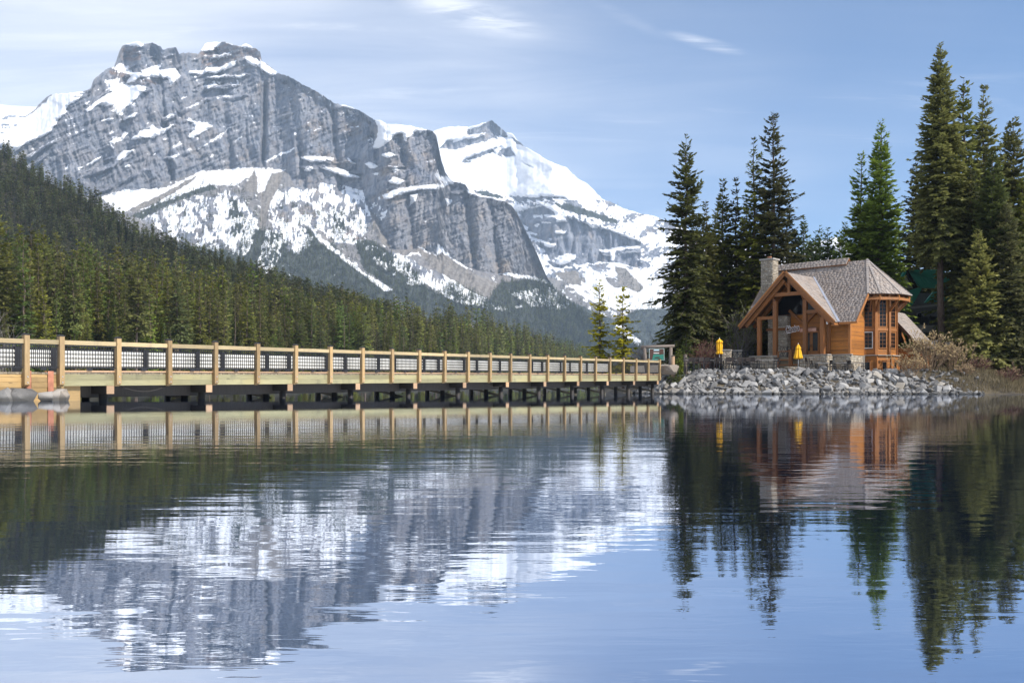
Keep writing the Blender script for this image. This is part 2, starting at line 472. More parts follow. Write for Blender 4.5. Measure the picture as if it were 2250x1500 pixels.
TURN1 = lambda px, py: 0.40 * np.clip(px - 560, 0, 700) + 60 * sstep(880, 985, px) * sstep(430, 370, py) + 150 * sstep(1000, 1215, px)
def relief(name, label, x0, x1, nx, nrow, sky, base, Y0, slope_fn, disp_fn, attr_fn, jag=2.0, seed=1, back=900.0, hblur=4, turn=None):
    """a mountain side: columns climb from the foot to the ridge with the given slope angles, then fall away behind"""
    xs = np.linspace(x0, x1, nx)
    ys = sky(xs) + jag * fbm(xs / 14.0, xs * 0 + 3.3, seed, 5, 0.6) + jag * 0.7 * ridged(xs / 6.0, xs * 0 + 7.7, seed + 3, 3, 0.6)
    t = np.linspace(0, 1, nrow)
    PX = np.repeat(xs[:, None], nrow, 1)
    PY = base + (ys[:, None] - base) * t[None, :]
    S = slope_fn(PX, PY)
    S = blur(S, hblur, 0)
    T = np.tan(np.radians(S))
    Yd = np.zeros_like(PX); Yd[:, 0] = Y0
    M = (HOR - PY) / FPX
    for k in range(1, nrow):
        z = M[:, k - 1] * Yd[:, k - 1]; tt = np.maximum(T[:, k], M[:, k] + 0.12)
        Yd[:, k] = (tt * Yd[:, k - 1] - z) / (tt - M[:, k])
    Yd = blur(Yd, hblur, 0)
    Yd = Yd + disp_fn(PX, PY, S) * np.minimum(1, (1 - t[None, :]) * 40)
    if turn is not None: Yd = Yd + turn(PX, PY)
    X = (PX - 1125) / FPX * Yd; Z = EYE + M * Yd
    # normals for slope-dependent cover
    P = np.stack([X, Yd, Z], -1)
    du = np.gradient(P, axis=0); dv = np.gradient(P, axis=1)
    N = np.cross(du, dv); N /= np.linalg.norm(N, axis=-1, keepdims=True) + 1e-9
    N *= np.sign(N[..., 2:3] + 1e-9)
    at_ = attr_fn(PX, PY, S, N)
    # ridge to the far side
    nb = 8; ridge = P[:, -1]
    extra = []
    for j in range(1, nb + 1):
        q = ridge.copy(); q[:, 1] += back * j / nb; q[:, 2] = ridge[:, 2] * (1 - (j / nb) ** 1.2) - 5
        q[:, 0] *= q[:, 1] / ridge[:, 1]
        extra.append(q)
    PP = np.concatenate([P, np.stack(extra, 1)], 1)
    nr = nrow + nb
    idx = np.arange(nx * nr).reshape(nx, nr)
    F = np.stack([idx[:-1, :-1], idx[1:, :-1], idx[1:, 1:], idx[:-1, 1:]], -1).reshape(-1, 4)
    A = {}
    for k_, v_ in at_.items():
        v_ = np.broadcast_to(v_, PX.shape)
        A[k_] = np.concatenate([v_, np.repeat(v_[:, -1:], nb, 1)], 1)
    me = np_mesh(name, PP.reshape(-1, 3), F, M_ROCK, True, A)
    o = link(name, me); tag(o, label, kind='structure')
    return PX, PY, P, at_

def polys(px, py, lst, amp=7.0, seed=5):
    wx = px + amp * fbm(px / 16, py / 16, seed, 5, 0.62); wyy = py + amp * 0.7 * fbm(px / 16, py / 12, seed + 91, 5, 0.62)
    r = np.zeros(px.shape, bool)
    for p_ in lst: r |= inside(wx, wyy, p_)
    return r

# --- main mountain
SKY1 = curve([(-120, 335), (-60, 318), (0, 300), (20, 290), (45, 266), (75, 240), (100, 214), (118, 206), (150, 204), (190, 198), (200, 192), (206, 174), (222, 160), (236, 150), (250, 146), (256, 132), (262, 112), (268, 100), (283, 94), (300, 90), (318, 96), (335, 94), (352, 101), (358, 110), (372, 104), (386, 102), (394, 118), (402, 116), (420, 115), (436, 118), (443, 108), (452, 93), (470, 92), (492, 92), (510, 97), (528, 100), (541, 94), (556, 104), (572, 112), (574, 132), (584, 138), (612, 160), (632, 166), (660, 182), (700, 203), (735, 226), (765, 232), (790, 242), (822, 262), (835, 263), (850, 272), (885, 273), (905, 276), (935, 283), (950, 287), (958, 296), (964, 322), (970, 352), (979, 378), (994, 398), (1008, 400), (1022, 404), (1030, 417), (1046, 420), (1058, 429), (1078, 430), (1092, 438), (1108, 440), (1125, 452), (1138, 470), (1155, 505), (1175, 545), (1190, 580), (1205, 612), (1225, 640), (1262, 668), (1310, 706), (1380, 748), (1450, 780), (1560, 812)])
FOOT1 = curve([(-120, 432), (100, 432), (225, 432), (300, 425), (345, 412), (400, 388), (450, 374), (520, 372), (600, 370), (632, 378), (650, 412), (700, 418), (760, 420), (800, 432), (835, 500), (850, 548), (890, 550), (920, 546), (950, 558), (985, 566), (1030, 590), (1060, 598), (1095, 606), (1150, 612), (1200, 622), (1260, 668), (1560, 812)])
SNOW1 = [Z1((-300, 760), (0, 690), (150, 600), (230, 560), (300, 490), (350, 440), (480, 415), (560, 425), (480, 470), (560, 440), (450, 520), (430, 570), (380, 620), (330, 690), (240, 740), (150, 770), (110, 810), (0, 780)),
    Z1((560, 550), (660, 470), (740, 430), (690, 345), (760, 350), (820, 380), (970, 395), (890, 480), (830, 530), (800, 585), (760, 560), (740, 510), (650, 510), (590, 548)),
    Z1((735, 265), (800, 243), (870, 300), (900, 310), (1000, 290), (1150, 273), (1190, 320), (1130, 378), (1100, 330), (1010, 325), (910, 325), (885, 362), (830, 365), (870, 318)),
    Z1((925, 285), (1090, 233), (1050, 262), (960, 302)), Z1((1235, 298), (1330, 280), (1470, 258), (1560, 212), (1545, 250), (1430, 302), (1380, 297), (1310, 312)),
    Z1((1615, 195), (1720, 220), (1840, 300), (1780, 318), (1700, 255), (1640, 238)), Z1((820, 118), (900, 80), (960, 98), (930, 132), (860, 122)), Z1((1310, 155), (1370, 80), (1480, 88), (1400, 150)), Z1((1480, 100), (1620, 92), (1700, 140), (1600, 130)),
    Z1((855, 742), (960, 676), (1125, 663), (1080, 702), (980, 724), (900, 733)), Z1((1240, 606), (1330, 628), (1405, 655), (1330, 692), (1260, 742), (1240, 722), (1290, 660)),
    Z1((1295, 818), (1430, 718), (1540, 642), (1520, 662), (1400, 755)), Z1((745, 884), (820, 818), (895, 798), (800, 874)), Z1((555, 918), (675, 846), (640, 884)), Z1((655, 617), (775, 592), (720, 618)), Z1((775, 628), (905, 556), (880, 584)),
    Z1((1720, 888), (1985, 776), (1910, 822), (1750, 888)), Z1((1095, 868), (1190, 820), (1150, 862)), Z1((1000, 850), (1040, 815), (1020, 845)), Z1((700, 770), (850, 690), (800, 745), (740, 760)), Z1((1130, 790), (1190, 745), (1170, 780)), Z1((420, 940), (460, 905), (445, 932)), Z1((510, 925), (540, 920), (525, 945)), Z1((800, 920), (870, 905), (850, 922)), Z1((1430, 890), (1520, 868), (1480, 884)), Z1((1540, 755), (1600, 715), (1580, 740)),
    Z2((170, 438), (270, 432), (400, 440), (380, 458), (250, 462)), Z2((300, 508), (430, 506), (585, 572), (460, 566), (400, 530)), Z2((200, 520), (260, 500), (270, 515), (230, 530)), Z2((640, 545), (700, 540), (690, 556)), Z2((760, 590), (800, 565), (880, 600), (800, 615)), Z2((485, 440), (520, 455), (545, 485), (510, 470)), Z2((780, 510), (830, 520), (790, 530)),
    Z2((400, 70), (470, 75), (560, 118), (480, 110), (430, 88)), Z2((665, 172), (740, 185), (780, 220), (900, 216), (1030, 262), (960, 262), (870, 265), (800, 295), (760, 335), (700, 374), (655, 384), (690, 300), (690, 230)),
    Z2((715, 694), (800, 648), (960, 626), (1205, 602), (1100, 642), (950, 654), (850, 676), (740, 716)), Z2((1275, 648), (1330, 660), (1300, 694)), Z2((1100, 560), (1180, 575), (1150, 600), (1100, 585)), Z2((700, 800), (760, 780), (740, 830)), Z2((985, 860), (1020, 855), (1010, 872)), Z2((860, 1090), (970, 1052), (960, 1068), (880, 1092)), Z2((1085, 520), (1110, 560), (1190, 590), (1160, 600), (1090, 585), (1060, 560)), Z2((880, 250), (940, 265), (900, 300), (860, 330), (850, 300)), Z2((1300, 665), (1400, 690), (1560, 730), (1480, 722), (1330, 690)), Z2((900, 690), (960, 675), (940, 720), (900, 770)), Z2((1120, 700), (1180, 720), (1160, 760)), Z2((600, 480), (640, 470), (690, 500), (650, 510)), Z2((720, 420), (760, 400), (800, 430), (750, 440))]
FIELD1 = [Z1((660, 1118), (820, 1072), (980, 1067), (1100, 1056), (1230, 992), (1320, 952), (1450, 942), (1650, 925), (1890, 940), (1850, 956), (1790, 962), (1740, 1082), (1700, 1092), (1640, 1042), (1622, 990), (1560, 1042), (1380, 1042), (1300, 1062), (1150, 1132), (1000, 1192), (820, 1222), (760, 1202), (700, 1152)),
    Z2((925, 1008), (1075, 1085), (1085, 1000), (1190, 1105), (1330, 1190), (1190, 1140), (1480, 1350), (1430, 1340), (1110, 1130)), Z2((235, 895), (420, 1045), (600, 1195), (800, 1312), (735, 1318), (500, 1140), (300, 985)), Z2((960, 1215), (1090, 1300), (1320, 1410), (1270, 1415), (1070, 1330)), Z2((1470, 1205), (1560, 1198), (1720, 1225), (1840, 1260), (1960, 1310), (1850, 1280), (1700, 1240), (1560, 1225)), Z2((1050, 1100), (1200, 1250), (1400, 1400), (1300, 1380), (1150, 1260))]
PATCH1 = [Z1((930, 1270), (1100, 1180), (1300, 1108), (1430, 1118), (1490, 1060), (1590, 1110), (1640, 1200), (1700, 1260), (1690, 1400), (1640, 1500), (1500, 1500), (1200, 1420), (1050, 1330)), Z2((-60, 640), (260, 640), (300, 610), (420, 612), (590, 655), (640, 770), (700, 690), (735, 840), (640, 900), (560, 1000), (400, 1010), (300, 900), (200, 1080), (80, 1060), (0, 900)), Z2((-100, 900), (100, 950), (0, 1200), (-100, 1250)),
    Z2((560, 1000), (760, 1040), (860, 1090), (1000, 1160), (1060, 1260), (900, 1280), (700, 1150)), Z2((1050, 1180), (1400, 1330), (1650, 1420), (1500, 1450), (1200, 1380), (980, 1250)), Z2((1560, 1330), (1850, 1290), (2000, 1380), (1900, 1440), (1700, 1420))]
SCREE1 = [Z1((1590, 1075), (1680, 930), (1700, 1000), (1700, 1090), (1740, 1090), (1790, 960), (1870, 960), (1830, 1065), (1775, 1180), (1750, 1350), (1700, 1520), (1610, 1520), (1700, 1350), (1730, 1180), (1720, 1100)), Z2((940, 1030), (1070, 1085), (1110, 1060), (1300, 1190), (1500, 1280), (1640, 1400), (1560, 1440), (1330, 1330), (1100, 1200), (1000, 1110)), Z2((640, 790), (690, 830), (740, 960), (780, 1040), (720, 1010), (660, 900)), Z1((830, 1210), (1100, 1080), (1330, 955), (1250, 1030), (1050, 1150), (900, 1215)), Z2((1300, 1040), (1330, 1020), (1350, 1100), (1290, 1120))]
RED1 = [Z1((1320, 160), (1460, 110), (1620, 100), (1725, 140), (1725, 225), (1560, 200), (1450, 260), (1330, 280)), Z1((715, 280), (800, 260), (890, 330), (870, 370), (740, 340)), Z1((885, 320), (1010, 320), (1120, 310), (1050, 380), (900, 380)), Z1((260, 520), (440, 525), (440, 555), (270, 555)), Z1((800, 130), (920, 130), (930, 230), (800, 220))]
WOODS1 = [Z1((860, 1245), (1100, 1130), (1390, 1035), (1420, 1065), (1300, 1100), (1100, 1175), (930, 1265)), Z2((-200, 900), (60, 940), (100, 1090), (200, 1060), (230, 890), (300, 990), (500, 1150), (800, 1340), (800, 1600), (-300, 1600)), Z2((400, 820), (460, 800), (480, 1000), (380, 980)), Z2((540, 990), (640, 980), (760, 1060), (900, 1140), (1000, 1290), (1300, 1440), (1300, 1600), (900, 1450), (700, 1240), (600, 1180)), Z2((1180, 1250), (1330, 1330), (1500, 1440), (1500, 1600), (1250, 1500), (1090, 1330)), Z2((1500, 1260), (1760, 1240), (1900, 1330), (2250, 1440), (2400, 1700), (1500, 1700), (1400, 1430), (1450, 1320)), Z1((1490, 1140), (1560, 1140), (1620, 1330), (1540, 1400)), Z1((1150, 1420), (1500, 1470), (1800, 1500), (2200, 1420), (2400, 1700), (900, 1700))]

def slope1(px, py):
    cl = py < FOOT1(px) + 7 * fbm(px / 22, py / 22, 71, 4)
    S = np.where(cl, 69.0, 34.0)
    # benches of the dipping strata
    q = py + 0.50 * px + 9 * fbm(px / 60, py / 60, 12, 4)
    led = sstep(0.38, 0.60, pnoise(q / 11.0, px / 150.0, 33)) * sstep(620, 480, px)
    q2 = py + 0.12 * px + 8 * fbm(px / 50, py / 50, 14, 4)
    led2 = sstep(0.30, 0.55, pnoise(q2 / 9.0, px / 190.0, 35)) * (sstep(270, 190, py) + sstep(610, 660, px) * sstep(335, 355, py) * sstep(450, 420, py))
    S = S - 30 * np.clip(led + led2, 0, 1) * cl
    S = np.where(polys(px, py, SNOW1) & cl, 40.0, S)
    return S + 5 * fbm(px / 9, py / 9, 77, 4) * cl

def disp1(px, py, S):
    k = sstep(40, 62, S)
    lean = px + (py - 250) * -0.30 * sstep(650, 420, px) + 13 * fbm(px / 55, py / 55, 141, 4)       # the ribs lean on the left half
    pyw = py + 30 * fbm(px / 45, py / 60, 143, 3)
    d = 36 * (ridged(lean / 78.0, pyw / 190.0, 41, 4) ) * k
    d += 19 * ridged(lean / 18.0, pyw / 90.0, 43, 4, 0.6) * k
    d += 9 * ridged(lean / 6.0, py / 34.0, 45, 3, 0.6) * k
    d += 20 * fbm((py + 0.42 * px) / 9.0, px / 90.0, 47, 4, 0.6) * k          # strata
    # the great cleft
    cx_ = 583 - (py - 180) * 0.03
    d += 70 * np.exp(-((px - cx_) / 5.5) ** 2) * sstep(170, 200, py) * sstep(372, 350, py)
    d += 60 * np.exp(-((px - (820 + (py - 300) * 0.25)) / 9.0) ** 2) * sstep(270, 300, py) * sstep(390, 340, py)
    for gx, gw, ga in ((360, 9, 30), (368, 4, 25), (500, 8, 30), (655, 7, 28), (735, 8, 40), (880, 8, 30), (1010, 9, 40), (1060, 7, 28)):
        d += ga * np.exp(-((px - gx - (py - 300) * 0.12) / gw) ** 2) * k
    d -= 34 * fbm(px / 34.0, py / 40.0, 51, 4) * (1 - k) + 10 * ridged((px + 0.4 * py) / 15.0, py / 90.0, 53, 3) * (1 - k)
    return -d * -1.0

def attrs1(px, py, S, N):
    nz = N[..., 2]
    cl = py < FOOT1(px)
    snow = polys(px, py, SNOW1, 8).astype(float)
    snow = np.maximum(snow, polys(px, py, FIELD1, 9, 8).astype(float))
    flat = sstep(0.46, 0.66, nz) * (0.55 + 0.45 * fbm(px / 30, py / 20, 61, 3)) * cl
    snow = np.maximum(snow, flat * 0.9 * sstep(480, 300, py))
    pa = polys(px, py, PATCH1, 10, 9)
    pat = sstep(-0.12, 0.06, fbm((px + 0.12 * py) / 4.5, (py - 0.1 * px) / 17, 62, 5, 0.68) + 0.9 * fbm(px / 28, py / 34, 64, 3) + 0.02)
    snow = np.where(pa, np.maximum(snow, pat), snow)
    low = (~cl) & ~pa
    snow = np.where(low, np.maximum(snow, sstep(0.10, 0.34, fbm((px + 0.9 * py) / 30, (py - 0.72 * px) / 6, 63, 5, 0.62)) * sstep(760, 600, py)), snow)
    scree = polys(px, py, SCREE1, 5, 21).astype(float)
    snow = np.where(scree > 0, snow * 0.25, snow)
    red = polys(px, py, RED1, 8, 23) * sstep(-0.3, 0.3, fbm(px / 20, py / 6, 24, 3)) * 0.85
    wood_ = polys(px, py, WOODS1, 7, 29).astype(float)
    fl = polys(px, py, [FIELD1[2]], 4, 8)
    wood_ = np.where(fl, 0, wood_)
    warm = 0.25 + 0.75 * sstep(-0.1, 0.5, fbm(px / 60, py / 45, 25, 4)) * sstep(300, 700, px + 0.2 * py)
    scree = np.maximum(scree, np.where(low, 0.6, 0.0)); scree = np.maximum(scree, 0.38 * cl * sstep(820, 870, px) * sstep(385, 420, py) * (0.7 + 0.6 * fbm(px / 30, py / 60, 27, 3)))
    snow = np.where((wood_ > 0) & ~pa, snow * 0.55, snow)
    return {'snow': blur(blur(snow, 0.6, 0), 0.6, 1), 'scree': scree, 'red': red, 'warm': warm, 'wooded': wood_ * 0.85}
PX1, PY1, P1, A1 = relief('mountain', 'grey cliffed mountain with snowy ledges and twin summit', -130, 1540, 880, 360, SKY1, 846, 2250, slope1, disp1, attrs1, 3.0, 1, turn=TURN1)

# --- second mountain, behind on the right
SKY2 = curve([(880, 300), (945, 290), (975, 279), (1000, 277), (1030, 278), (1046, 274), (1062, 270), (1080, 263), (1090, 272), (1112, 290), (1126, 293), (1136, 306), (1152, 320), (1180, 336), (1200, 350), (1225, 360), (1245, 368), (1270, 392), (1290, 402), (1318, 430), (1322, 436), (1345, 444), (1372, 458), (1400, 466), (1432, 473), (1460, 482), (1500, 500), (1560, 520), (1640, 545), (1700, 560), (1760, 548), (1800, 530), (1835, 520), (1870, 534), (1930, 560), (2010, 585), (2100, 620), (2260, 660)])
ROCK2 = [Z2((1440, 180), (1500, 236), (1552, 300), (1400, 332), (1290, 362), (1190, 402), (1130, 384), (1180, 345), (1255, 318), (1290, 250), (1400, 212)), Z2((1215, 474), (1300, 430), (1420, 385), (1535, 345), (1500, 366), (1420, 420), (1340, 455), (1260, 480)), Z2((1465, 440), (1500, 390), (1565, 365), (1600, 425), (1530, 442)), Z2((1090, 380), (1150, 330), (1200, 320), (1170, 350), (1120, 392)), Z2((1560, 300), (1620, 330), (1660, 370), (1600, 350)), Z2((1630, 470), (1700, 495), (1690, 500)), Z2((2120, 650), (2165, 690), (2130, 680))]
CLIFF2 = [Z2((1600, 800), (1680, 770), (1800, 755), (1850, 800), (1870, 850), (2000, 850), (2100, 875), (2250, 925), (2420, 990), (2420, 1180), (2250, 1130), (2150, 1140), (2000, 1160), (1850, 1185), (1780, 1060), (1720, 980)), Z2((1560, 690), (1700, 700), (1890, 690), (1930, 710), (1700, 730), (1600, 740))]
SNOW2 = [Z2((1780, 1005), (1880, 1000), (1840, 1028), (1790, 1025)), Z2((1855, 1140), (1900, 1090), (2000, 1075), (1980, 1110), (1900, 1142)), Z2((1840, 930), (1950, 915), (1900, 940)), Z2((2225, 1060), (2260, 1040), (2250, 1120), (2225, 1110)), Z2((1710, 890), (1760, 870), (1750, 900)), Z2((2060, 870), (2140, 900), (2100, 905))]
FIELD2 = [Z2((1850, 1170), (1900, 1180), (1960, 1290), (2100, 1330), (2250, 1440), (2400, 1440), (2560, 1450), (2600, 1380), (2560, 1230), (2450, 1210), (2300, 1150), (2230, 1160), (2320, 1290), (2250, 1300), (2150, 1200), (2080, 1170), (2060, 1260), (2000, 1280), (1920, 1180)), Z2((2230, 1600), (2260, 1520), (2330, 1560), (2420, 1650), (2400, 1760), (2240, 1760)), Z2((1980, 1290), (2130, 1360), (2300, 1500), (2200, 1440), (2000, 1330))]
SCREE2 = [Z2((2250, 1150), (2330, 1170), (2450, 1300), (2400, 1330), (2280, 1270)), Z2((1850, 1200), (2000, 1180), (2040, 1290), (1960, 1270))]
WOODS2 = [Z2((1850, 740), (1950, 745), (2120, 800), (2270, 850), (2270, 880), (2080, 830), (1900, 780)), Z2((1300, 650), (1400, 655), (1570, 715), (1500, 712), (1330, 680)), Z2((2130, 640), (2250, 690), (2450, 745), (2600, 760), (2600, 800), (2350, 770)), Z2((1700, 1360), (2000, 1400), (2250, 1510), (2300, 1500), (2400, 1440), (2700, 1430), (4200, 1300), (5000, 1300), (5000, 2000), (1700, 2000))]
def slope2(px, py):
    cl = polys(px, py, ROCK2, 6, 31) | polys(px, py, CLIFF2, 8, 32)
    S = np.where(cl, 68.0, np.where(py < 470 + (px - 1000) * 0.05, 41.0, 36.0))
    q2 = py + 0.1 * px + 6 * fbm(px / 40, py / 40, 37, 4)
    led = sstep(0.3, 0.6, pnoise(q2 / 9.0, px / 160.0, 38)) * cl
    sn = polys(px, py, SNOW2, 5, 33)
    S = np.where(sn, 40, S - 24 * led)
    return S + 4 * fbm(px / 9, py / 9, 78, 4)
def disp2(px, py, S):
    k = sstep(44, 62, S)
    d = 60 * ridged(px / 55.0, py / 260.0, 81, 3) * k + 30 * ridged(px / 17.0, py / 90.0, 83, 3) * k + 12 * fbm(px / 7, py / 16, 84, 3) * k
    d += (55 * fbm(px / 60.0, py / 60.0, 85, 4) + 16 * fbm((px + py) / 14.0, py / 40.0, 86, 4)) * (1 - k)
    return d
def attrs2(px, py, S, N):
    nz = N[..., 2]
    rock = polys(px, py, ROCK2, 6, 31) | polys(px, py, CLIFF2, 8, 32)
    snow = np.where(rock, 0.0, 1.0)
    flank = sstep(0.05, 0.3, fbm((px - py) / 12, (px + 1.2 * py) / 16, 88, 5, 0.65) + 0.0012 * (px - 1180) - 0.16 - 0.004 * np.abs(py - SKY2(px) - 30)) * (py < 470)
    snow -= flank * 0.9 * (~rock)
    mid = (py > 440) & ~rock
    snow = np.where(mid, sstep(-0.22, 0.05, fbm((px + 0.5 * py) / 5, py / 7, 89, 5, 0.68) + 0.8 * fbm(px / 40, py / 30, 66, 3) - 0.0006 * (py - 470)), snow)
    low = (py > 610) & ~rock
    snow = np.where(low, sstep(0.0, 0.3, fbm((px + 0.8 * py) / 22, (py - 0.6 * px) / 6, 90, 5, 0.65)), snow)
    snow = np.where(rock, sstep(0.62, 0.85, nz) * 0.9, snow)
    snow = np.maximum(snow, polys(px, py, SNOW2, 5, 33)); snow = np.maximum(snow, polys(px, py, FIELD2, 8, 34))
    scree = polys(px, py, SCREE2, 6, 35).astype(float); snow = np.where(scree > 0, snow * 0.2, snow)
    wood_ = polys(px, py, WOODS2, 7, 36).astype(float)
    fl = polys(px, py, FIELD2[1:2], 8, 34); wood_ = np.where(fl, 0, wood_)
    snow = np.where(wood_ > 0, snow * 0.3, snow)
    warm = sstep(0.0, 0.5, fbm(px / 22, py / 60, 92, 3)) * 0.8
    scree = np.maximum(scree, np.where(low, 0.7, 0.0))
    return {'snow': blur(blur(snow, 0.6, 0), 0.6, 1), 'scree': scree, 'red': px * 0, 'warm': warm, 'wooded': wood_ * 0.85}
PX2, PY2, P2, A2 = relief('mountain', 'white snow covered mountain with pointed rock summit', 870, 2260, 580, 250, SKY2, 846, 3500, slope2, disp2, attrs2, 2.5, 2)

# --- snowy ridge far left
SKY3 = curve([(-300, 262), (-120, 246), (0, 229), (20, 232), (75, 234), (100, 226), (140, 232), (240, 270)])
def attrs3(px, py, S, N):
    s_ = 1.0 - 0.9 * sstep(0.12, 0.3, fbm(px / 30, py / 9, 95, 5, 0.6)) * (py > 250)
    return {'snow': s_, 'scree': px * 0, 'red': px * 0, 'warm': px * 0, 'wooded': px * 0}
relief('mountain', 'smooth white snow ridge behind the grey mountain', -310, 240, 160, 70, SKY3, 500, 4500, lambda px, py: 40 + 8 * fbm(px / 20, py / 8, 96, 3), lambda px, py, S: 60 * fbm(px / 50, py / 30, 97, 4), attrs3, 1.0, 3)

# ------------------------------------------------------------------ shore land on the right (terrace) and behind the bridge
TER = EYE + 1.68                 # height of the terrace
SHORE = np.array([(40, 420), (24, 260), (16, 170), (12.2, 120), (12.6, 96), (13.6, 86), (13.2, 80.5), (15.5, 78.4), (21, 77.9), (30, 77.6), (38, 77.3), (46, 77.2), (60, 76.0), (90, 74.0), (160, 70.0)], float)
def shore_dist(x, y):
    """signed distance to the shore line, positive on land"""
    best = np.full(x.shape, 1e9); sign = np.zeros(x.shape)
    for (ax, ay), (bx, by) in zip(SHORE[:-1], SHORE[1:]):
        dx, dy = bx - ax, by - ay; L2 = dx * dx + dy * dy
        t = np.clip(((x - ax) * dx + (y - ay) * dy) / L2, 0, 1)
        qx, qy = ax + t * dx, ay + t * dy; d = np.hypot(x - qx, y - qy)
        cr = dx * (y - ay) - dy * (x - ax)
        m_ = d < best; best = np.where(m_, d, best); sign = np.where(m_, np.sign(cr), sign)
    return best * sign
def terrain_z(x, y):
    x = np.asarray(x, float); y = np.asarray(y, float)
    d = shore_dist(x, y)
    top = TER - 0.06 - 1.1 * sstep(40.5, 52, x) * sstep(100, 84, y) + 0.0 * y
    top = top + sstep(105, 190, y) * 4.0
    run = 4.2 + 7.0 * sstep(41, 50, x)
    z = np.where(d < 0, np.maximum(d * 0.45, -2.8), top * sstep(0, 1, np.minimum(d / run, 1) * 0.86 + 0.0) / sstep(0, 1, 0.86))
    return z + 0.05 * fbm(x / 2.0, y / 2.0, 7, 3)
gx = np.concatenate([np.arange(6, 62, 0.6), np.arange(62, 180, 4.0)]); gy = np.concatenate([np.arange(66, 112, 0.6), np.arange(112, 430, 6.0)])
GX, GY = np.meshgrid(gx, gy, indexing='ij'); GZ = terrain_z(GX, GY)
ii = np.arange(GX.size).reshape(GX.shape)
FF = np.stack([ii[:-1, :-1], ii[1:, :-1], ii[1:, 1:], ii[:-1, 1:]], -1).reshape(-1, 4)
m = Mat('shore_soil'); p = m.pos(); n1 = m.noise(p, 0.6, 6, 0.65); n2 = m.noise(p, 6.0, 5, 0.6)
c_ = m.mix(m.rng(n1, 0.4, 0.62), (0.05, 0.040, 0.028), (0.125, 0.10, 0.062)); c_ = m.mix(m.math('MULTIPLY', m.rng(n2, 0.5, 0.8), 0.5), c_, (0.085, 0.078, 0.065))
m.set(c_, 0.95, m.bump(n2, 0.6, 0.05))
tag(link('shore_terrain', np_mesh('shore_terrain', np.stack([GX, GY, GZ], -1).reshape(-1, 3), FF, m.m, True)), kind='structure', label='brown earth shore under the cottage and its trees')
M_SOIL = m.m

# ------------------------------------------------------------------ conifers
def needle_material(name, dark, light, vary=1.0):
    m = Mat(name)
    t = m.attr('tint'); r = m.math('ADD', m.math('MULTIPLY', m.math('SUBTRACT', m.rand(), 0.5), vary), 0.5)
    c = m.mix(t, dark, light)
    zone = m.noise(m.pos(), 0.035, 3, 0.6)
    vmul = m.n.new('ShaderNodeMath'); vmul.operation = 'MULTIPLY'
    hs = m.n.new('ShaderNodeHueSaturation'); m.l.new(c, hs.inputs['Color'])
    m.l.new(m.rng(r, 0, 1, 0.482, 0.518, False), hs.inputs['Hue']); m.l.new(m.rng(m.math('FRACT', m.math('MULTIPLY', r, 7.31)), 0, 1, 0.55, 1.5, False), vmul.inputs[0]); m.l.new(m.rng(zone, 0.3, 0.7, 1 - 0.32 * min(vary * 5, 1), 1 + 0.32 * min(vary * 5, 1), False), vmul.inputs[1]); m.l.new(vmul.outputs[0], hs.inputs['Value'])
    m.l.new(m.rng(m.math('FRACT', m.math('MULTIPLY', r, 3.7)), 0, 1, 0.8, 1.1, False), hs.inputs['Saturation'])
    m.set(hs.outputs[0], 0.65, spec=0.25)
    # crowns shade as a mass: lean the normal outwards from the stem
    oc = m.coord('Object'); flat = m.n.new('ShaderNodeVectorMath'); flat.operation = 'MULTIPLY'; m.l.new(oc, flat.inputs[0]); flat.inputs[1].default_value = (1, 1, 0)
    nr = m.n.new('ShaderNodeVectorMath'); nr.operation = 'NORMALIZE'; m.l.new(flat.outputs[0], nr.inputs[0])
    vt = m.n.new('ShaderNodeVectorTransform'); vt.vector_type = 'NORMAL'; vt.convert_from = 'OBJECT'; vt.convert_to = 'WORLD'; m.l.new(nr.outputs[0], vt.inputs[0])
    s1 = m.n.new('ShaderNodeVectorMath'); s1.operation = 'SCALE'; m.l.new(vt.outputs[0], s1.inputs[0]); s1.inputs['Scale'].default_value = 0.9
    ad = m.n.new('ShaderNodeVectorMath'); ad.operation = 'ADD'; m.l.new(s1.outputs[0], ad.inputs[0]); m.l.new(m.n.new('ShaderNodeNewGeometry').outputs['Normal'], ad.inputs[1])
    n2 = m.n.new('ShaderNodeVectorMath'); n2.operation = 'NORMALIZE'; m.l.new(ad.outputs[0], n2.inputs[0])
    m.l.new(n2.outputs[0], m.b.inputs['Normal'])
    tr = m.n.new('ShaderNodeBsdfTranslucent'); m.l.new(hs.outputs[0], tr.inputs['Color'])
    mx = m.n.new('ShaderNodeMixShader'); mx.inputs[0].default_value = 0.36
    m.l.new(m.b.outputs[0], mx.inputs[1]); m.l.new(tr.outputs[0], mx.inputs[2]); m.l.new(mx.outputs[0], m.out.inputs['Surface'])
    return m.m
M_NEEDLE = needle_material('spruce_needles', (0.028, 0.040, 0.012), (0.27, 0.265, 0.05))
M_HERO = needle_material('tall_spruce_needles', (0.022, 0.035, 0.012), (0.225, 0.23, 0.05), 0.75)
M_HERO_G = needle_material('tall_fir_needles', (0.020, 0.043, 0.013), (0.180, 0.235, 0.05), 0.75)
M_NEEDLE_G = needle_material('fir_needles', (0.026, 0.050, 0.014), (0.225, 0.275, 0.055))
M_NEEDLE_Y = needle_material('young_spruce_needles', (0.16, 0.16, 0.02), (0.52, 0.46, 0.05), 0.02)
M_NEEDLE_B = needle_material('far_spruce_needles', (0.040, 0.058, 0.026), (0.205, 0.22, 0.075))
m = Mat('conifer_bark'); c = m.coord(); n1 = m.noise(m.map(c, (3, 3, 0.6)), 3.0, 6, 0.65)
M_BARK = m.set(m.mix(m.rng(n1, 0.3, 0.7), (0.05, 0.036, 0.026), (0.17, 0.125, 0.095)), 0.95, m.bump(n1, 0.8, 0.04))

